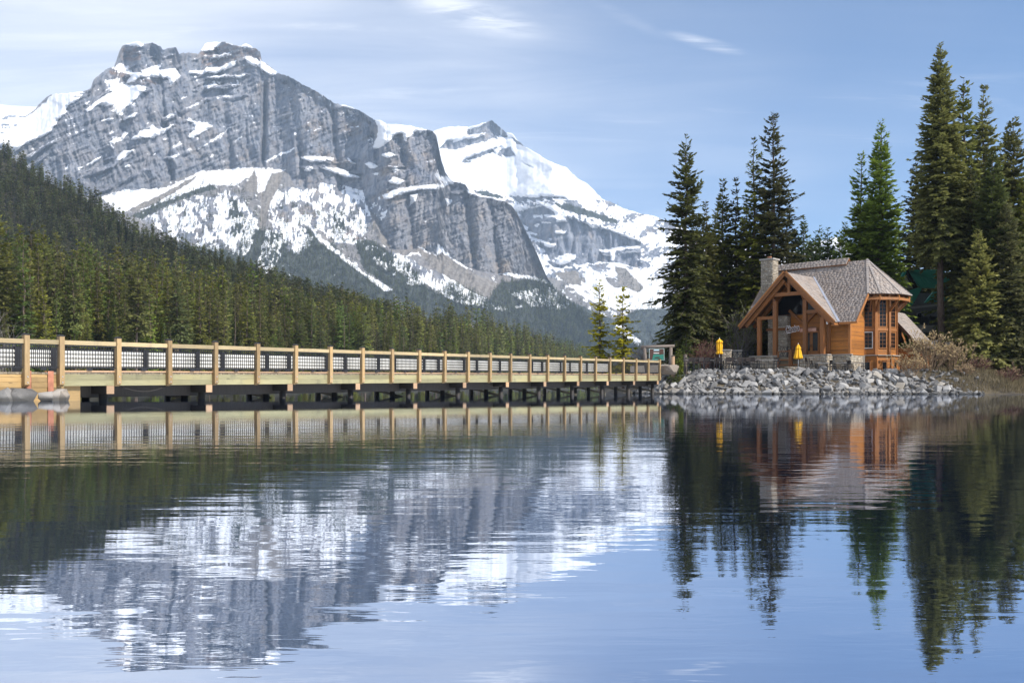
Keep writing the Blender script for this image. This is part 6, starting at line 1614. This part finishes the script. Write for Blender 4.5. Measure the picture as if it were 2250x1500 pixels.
MB().prism([rel(1435.2, 771, -0.262), rel(1447.8, 771, -0.262), rel(1447, 767.6, -0.262), rel(1436, 767.6, -0.262)], (0, 0.003, 0)).build('emblem', plain('pale_blue_emblem', (0.35, 0.48, 0.52), 0.6, 0.1), ls)
tx = MB()
for k in range(5): tx.bounds(tuple(rel(1435.5 + k * 2.5, 776.6, -0.262)), tuple(rel(1437.2 + k * 2.5, 774.6, -0.258)))
tx.build('lettering', M_SIGNW, ls)
for (px, tp, lab) in ((1479, 780, 'short pinkish wooden bollard right of the log sign'), (1506, 778, 'taller grey wooden bollard at the start of the terrace')):
    q = at(px, tp, 85.0); gz = float(terrain_z(np.array([q.x]), np.array([85.0]))[0]); e = empty('bollard', (q.x, q.y, gz - 0.1)); tag(e, lab, 'bollard'); h = q.z - gz
    MB().tube([(0, 0, 0), (0, 0, h)], [0.17, 0.16], 8).build('post', M_CAPBEAM if px < 1490 else M_LOGZ, e); MB().lathe([(0.19, h + 0.1), (0.19, h + 0.14), (0.02, h + 0.2)], 8, (0, 0, -0.1)).build('cap', M_LOG, e)
    if px > 1490: MB().bounds((-0.1, -0.2, h - 0.5), (0.1, -0.165, h - 0.2)).build('lamp_louvre', M_BLACK, e)
# low path wall / road behind the bridge end
MB().hexa([tuple(v) for v in (at(1385, 818, 90), at(1475, 818, 90), at(1475, 818, 91), at(1385, 818, 91), at(1385, 804, 90), at(1475, 800, 90), at(1475, 800, 91), at(1385, 804, 91))]).build('low_wall', M_SILL)
tag(bpy.data.objects['low_wall'], 'low grey concrete wall behind the last bridge railing', 'wall')

# ------------------------------------------------------------------ lodge with green roofs behind the right trees
M_GREEN = plain('green_metal_roof', (0.08, 0.42, 0.32), 0.4, 0.1, 1.0, metal=0.2); M_GREY = plain('grey_clapboard', (0.20, 0.195, 0.19), 0.8, 0.12); M_GREYL = plain('pale_grey_board', (0.36, 0.36, 0.35), 0.7, 0.1)
lY = 108.0
ld = empty('lodge', at(2030, 815, lY)); tag(ld, 'grey lodge with green metal roofs and balconies half hidden behind the right spruces', 'building'); l0 = ld.location.copy()
def lp(px, py, dy=0.0): v = at(px, py, lY) - l0; return Vector((v.x, dy, v.z))
def lprism(name, pts, dy, th, mat, par=None): return MB().prism([lp(x, y, dy) for x, y in pts], (0, th, 0)).build(name, mat, par or ld)
lw0 = lprism('wall', [(1978, 830), (2190, 830), (2190, 640), (2040, 640), (2004, 628), (1978, 668)], 2.0, 10, M_GREY)
for k in range(9):
    y = 668 + 8 * k + (0 if k < 6 else 4)
    lprism('siding_board', [(1980, y + 7.4), (2120, y + 7.4), (2120, y), (1980, y)], 1.93, 0.05, M_GREY, lw0)
r1 = lprism('roof', [(1983, 592), (1996, 590), (2026, 632), (2100, 632), (2075, 592)], 0.2, 0.25, M_GREEN)
for k in range(14): lprism('roof_seam', [(1999 + k * 6, 598), (2000 + k * 6, 598), (2020 + k * 6, 630), (2019 + k * 6, 630)], 0.12, 0.06, M_GREEN, r1)
lprism('gable_wall', [(1976, 632), (2012, 632), (1991, 600)], 0.6, 0.2, M_GREYL); lprism('rake', [(1967, 634), (1971, 634), (1994, 596), (1990, 592)], 0.1, 0.5, M_GREEN); lprism('rake', [(1990, 592), (1994, 592), (2016, 634), (2011, 634)], 0.0, 0.5, M_DARK)
r2 = lprism('roof', [(1990, 671), (2003, 671), (2024, 634), (2016, 632), (1992, 640), (1986, 668)], -0.2, 0.25, M_GREEN); lprism('roof', [(2030, 665), (2110, 658), (2110, 634), (2050, 640)], -0.2, 0.25, M_GREEN)
lprism('fascia', [(1980, 676), (2060, 668), (2060, 672), (1980, 681)], -0.3, 0.3, M_GREYL)
for (x0, x1, y0, y1) in ((2012, 2026, 648, 665), (1988, 1998, 684, 712), (2030, 2042, 684, 712)):
    wo = lprism('window', [(x0, y1), (x1, y1), (x1, y0), (x0, y0)], 1.86, 0.06, M_GREYL); lprism('pane', [(x0 + 1.5, y1 - 1.5), (x1 - 1.5, y1 - 1.5), (x1 - 1.5, y0 + 1.5), (x0 + 1.5, y0 + 1.5)], 1.82, 0.03, M_GLASS, wo)
bl = lprism('balcony', [(1994, 729), (2120, 722), (2120, 714), (1994, 717)], -1.6, 3.4, M_GREYL)
for k in range(3): lprism('balcony_board', [(1994, 732 - k * 5), (2120, 729 - k * 5), (2120, 724.6 - k * 5), (1994, 727.4 - k * 5)], -1.75, 0.1, M_GREYL, bl)
for k in range(7): lprism('balcony_post', [(1994 + k * 18, 718), (1996 + k * 18, 718), (1996 + k * 18, 696), (1994 + k * 18, 696)], -1.7, 0.12, M_BLACK, bl)
lprism('balcony_panel', [(1996, 716), (2118, 716), (2118, 698), (1996, 698)], -1.55, 0.04, plain('smoked_panel', (0.05, 0.05, 0.055), 0.2), bl)
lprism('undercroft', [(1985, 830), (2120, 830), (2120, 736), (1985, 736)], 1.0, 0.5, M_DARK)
small = empty('service_shed', at(2095, 800, 98)); tag(small, 'low shed roof among the tree trunks right of the shrub', 'shed'); s0 = small.location.copy()
def sp_(px, py, dy=0.0): v = at(px, py, 98) - s0; return Vector((v.x, dy, v.z))
MB().prism([sp_(2040, 766), sp_(2108, 758), sp_(2112, 762), sp_(2044, 772)], (0, 3, 0.8)).build('roof', plain('pale_shed_roof', (0.42, 0.42, 0.44), 0.6), small); MB().prism([sp_(2046, 815), sp_(2106, 815), sp_(2106, 764), sp_(2046, 770)], (0, 2.5, 0)).build('wall', M_SOFFIT, small)

# ------------------------------------------------------------------ shrubs, reeds and grass
def shrub(name, label, loc, h, w, seed, stem_mat, bud_mat, n0=16, buds=900, bud=0.05, levels=3):
    g = random.Random(seed); b = MB(); tips = []
    def grow(p, d, L_, r, lev):
        pts = [p]; q = p.copy(); dd = d.copy()
        for k in range(3):
            dd = (dd + Vector((g.gauss(0, .16), g.gauss(0, .16), g.gauss(0.05, .10)))).normalized(); q = q + dd * (L_ / 3); pts.append(q.copy())
        b.tube(pts, [r, r * 0.85, r * 0.7, r * 0.5], 4, False)
        if lev >= levels: tips.append((pts[1], pts[3])); return
        for k in range(g.choice((2, 3, 3))):
            t = g.uniform(0.4, 1.0); i = min(int(t * 3), 2); s = pts[i].lerp(pts[i + 1], t * 3 - i)
            nd = (dd + Vector((g.gauss(0, .55), g.gauss(0, .55), g.gauss(0.08, .35)))).normalized(); grow(s, nd, L_ * g.uniform(0.45, 0.7), r * 0.6, lev + 1)
    for k in range(n0):
        a = g.uniform(0, 6.28); sp = g.uniform(0.1, 1.0); d = Vector((math.cos(a) * sp * w / h, math.sin(a) * sp * w / h, 1)).normalized()
        grow(Vector((math.cos(a) * 0.15 * w * sp, math.sin(a) * 0.15 * w * sp, -0.15)), d, h * g.uniform(0.45, 0.68), 0.035, 0)
    e = empty(name, loc); tag(e, label, 'shrub'); b.build('stems', stem_mat, e, fix=False)
    V, F, T = [], [], []
    for k in range(buds):
        p0, p1 = g.choice(tips); c = p0.lerp(p1, g.random()); s = bud * g.uniform(0.6, 1.6); c0 = len(V)
        u = Vector((g.gauss(0, 1), g.gauss(0, 1), g.gauss(0, 1))).normalized(); v = u.orthogonal().normalized()
        for q in (c - u * s, c + v * s * 0.6, c + u * s, c - v * s * 0.6): V.append(tuple(q)); T.append(g.random())
        F.append((c0, c0 + 1, c0 + 2, c0 + 3))
    if buds: link('buds', pieces_mesh('buds', V, F, T, bud_mat), e)
    return e
M_TWIG = plain('tan_twigs', (0.24, 0.165, 0.10), 0.9, 0.25, 3.0); M_TWIGR = plain('red_brown_twigs', (0.15, 0.075, 0.06), 0.9, 0.25, 3.0); M_TWIGG = plain('grey_twigs', (0.17, 0.15, 0.135), 0.9, 0.2)
M_BUD = piece_mat('tan_buds', (0.20, 0.14, 0.065), (0.44, 0.33, 0.16), 0.8); M_BUDG = piece_mat('green_buds', (0.10, 0.12, 0.03), (0.26, 0.28, 0.08), 0.8)
def gnd(px, Y): q = loc_at(px, Y); return (q.x, q.y, float(terrain_z(np.array([q.x]), np.array([q.y]))[0]) - 0.05)
shrub('shrub', 'big bare tan shrub with pale buds right of the cottage', gnd(2045, 81.5), 3.5, 2.5, 21, M_TWIG, M_BUD, 34, 2600, 0.07)
shrub('shrub', 'lower bare tan shrub spilling over the rocks by the bay', gnd(2000, 80.6), 2.3, 1.7, 22, M_TWIG, M_BUD, 20, 900, 0.06)
shrub('shrub', 'sparse tan shrub at the right end of the big bare one', gnd(2095, 82.0), 2.8, 2.0, 23, M_TWIG, M_BUD, 18, 900, 0.06)
shrub('shrub', 'red brown bare bush at the foot of the leftmost tall spruce', gnd(1545, 90.0), 3.4, 1.8, 24, M_TWIGR, M_BUDG, 30, 150, 0.05)
shrub('shrub', 'red brown bare bush behind the left yellow umbrella', gnd(1570, 91.0), 3.2, 1.8, 25, M_TWIGR, M_BUDG, 28, 150, 0.05)
shrub('shrub', 'grey leafless thicket behind the log sign', gnd(1435, 108.0), 5.0, 2.6, 26, M_TWIGG, M_BUDG, 26, 0)
shrub('shrub', 'grey leafless thicket between the two slim spruces and the log sign', gnd(1395, 106.0), 4.6, 2.8, 27, M_TWIGG, M_BUDG, 26, 0)
shrub('shrub', 'tall pale budding bush behind the stone pillars', gnd(1625, 93.0), 6.5, 1.8, 28, M_TWIGG, M_BUDG, 22, 900, 0.07)
shrub('shrub', 'low green juniper on the bank by the wooden bollard', gnd(1487, 83.0), 1.2, 1.5, 29, M_TWIGG, M_NEEDLE_G, 30, 2600, 0.08)
shrub('shrub', 'low yellow green plant on top of the rocks left of the terrace', gnd(1503, 82.4), 0.7, 0.9, 30, M_TWIGG, M_NEEDLE_Y, 14, 700, 0.06)
# far left leafless aspens at the forest edge
for k, (px, Y, h, lab) in enumerate(((8, 120, 9, 'leafless grey aspen at the left edge above the railing'), (22, 122, 8, 'second leafless aspen from the left edge'), (-6, 118, 9.5, 'leafless aspen cut by the left edge'))):
    q = loc_at(px, Y); e = shrub('aspen_tree', lab, (q.x, q.y, 0.4), h, 1.6, 50 + k, M_TWIGG, M_BUDG, 5, 0); e['category'] = 'tree'
# dry grass on the bank at the right and understory
def grass(name, label, pts, hmin, hmax, mat, seed):
    g = np.random.default_rng(seed); n = len(pts); h = g.uniform(hmin, hmax, n); a = g.uniform(0, 6.28, n); ln = g.normal(0, 0.35, (n, 2)) * h[:, None]
    w = np.stack([np.cos(a), np.sin(a), np.zeros(n)], -1) * 0.018
    P0 = np.asarray(pts); top = P0 + np.concatenate([ln, h[:, None]], 1); V = np.stack([P0 - w, P0 + w, top], 1).reshape(-1, 3); F = np.arange(n * 3).reshape(n, 3)
    o = link(name, np_mesh(name, V, F, mat, False, {'tint': np.repeat(g.random(n), 3)})); tag(o, label, kind='stuff')
gg = np.random.default_rng(3)
X_ = gg.uniform(36, 54, 26000); Yg = gg.uniform(76.5, 88, 26000); d_ = shore_dist(X_, Yg); kp = (d_ > 0.3) & (gg.random(26000) < sstep(35, 42, X_) * sstep(0.2, 1.5, d_))
X_, Yg = X_[kp], Yg[kp]; M_GRASS = piece_mat('dry_grass', (0.075, 0.06, 0.03), (0.24, 0.19, 0.10), 0.9)
grass('dry_grass', 'dry brown grass on the low bank at the right', np.stack([X_, Yg, terrain_z(X_, Yg) - 0.03], -1), 0.2, 0.65, M_GRASS, 4)

shrub('shrub', 'low leafless brown brush on the bank under the layered fir', gnd(2150, 82.5), 1.6, 1.8, 61, M_TWIGR, M_BUD, 24, 200, 0.05)
shrub('shrub', 'low leafless brown brush on the bank near the right edge', gnd(2215, 82.0), 1.5, 2.0, 62, M_TWIGR, M_BUD, 24, 200, 0.05)
shrub('shrub', 'dry twiggy brush above the right end of the rocks', gnd(2120, 80.8), 1.3, 1.5, 63, M_TWIG, M_BUD, 20, 300, 0.05)

# ------------------------------------------------------------------ air: thin even haze over the whole valley
HZ = MB().bounds((-6000, -300, -4.0), (6000, 7300, 1850)).build('haze', None)
mh = bpy.data.materials.new('valley_haze'); mh.use_nodes = True; nt = mh.node_tree
for n in list(nt.nodes):
    if n.type == 'BSDF_PRINCIPLED': nt.nodes.remove(n)
pv = nt.nodes.new('ShaderNodeVolumePrincipled'); pv.inputs['Color'].default_value = (0.62, 0.80, 1.0, 1); pv.inputs['Density'].default_value = HAZE_D if 'HAZE_D' in globals() else 5.8e-5; pv.inputs['Anisotropy'].default_value = 0.0
nt.links.new(pv.outputs[0], [n for n in nt.nodes if n.type == 'OUTPUT_MATERIAL'][0].inputs['Volume'])
HZ.data.materials.append(mh); tag(HZ, 'thin pale blue haze in the valley air', kind='stuff')
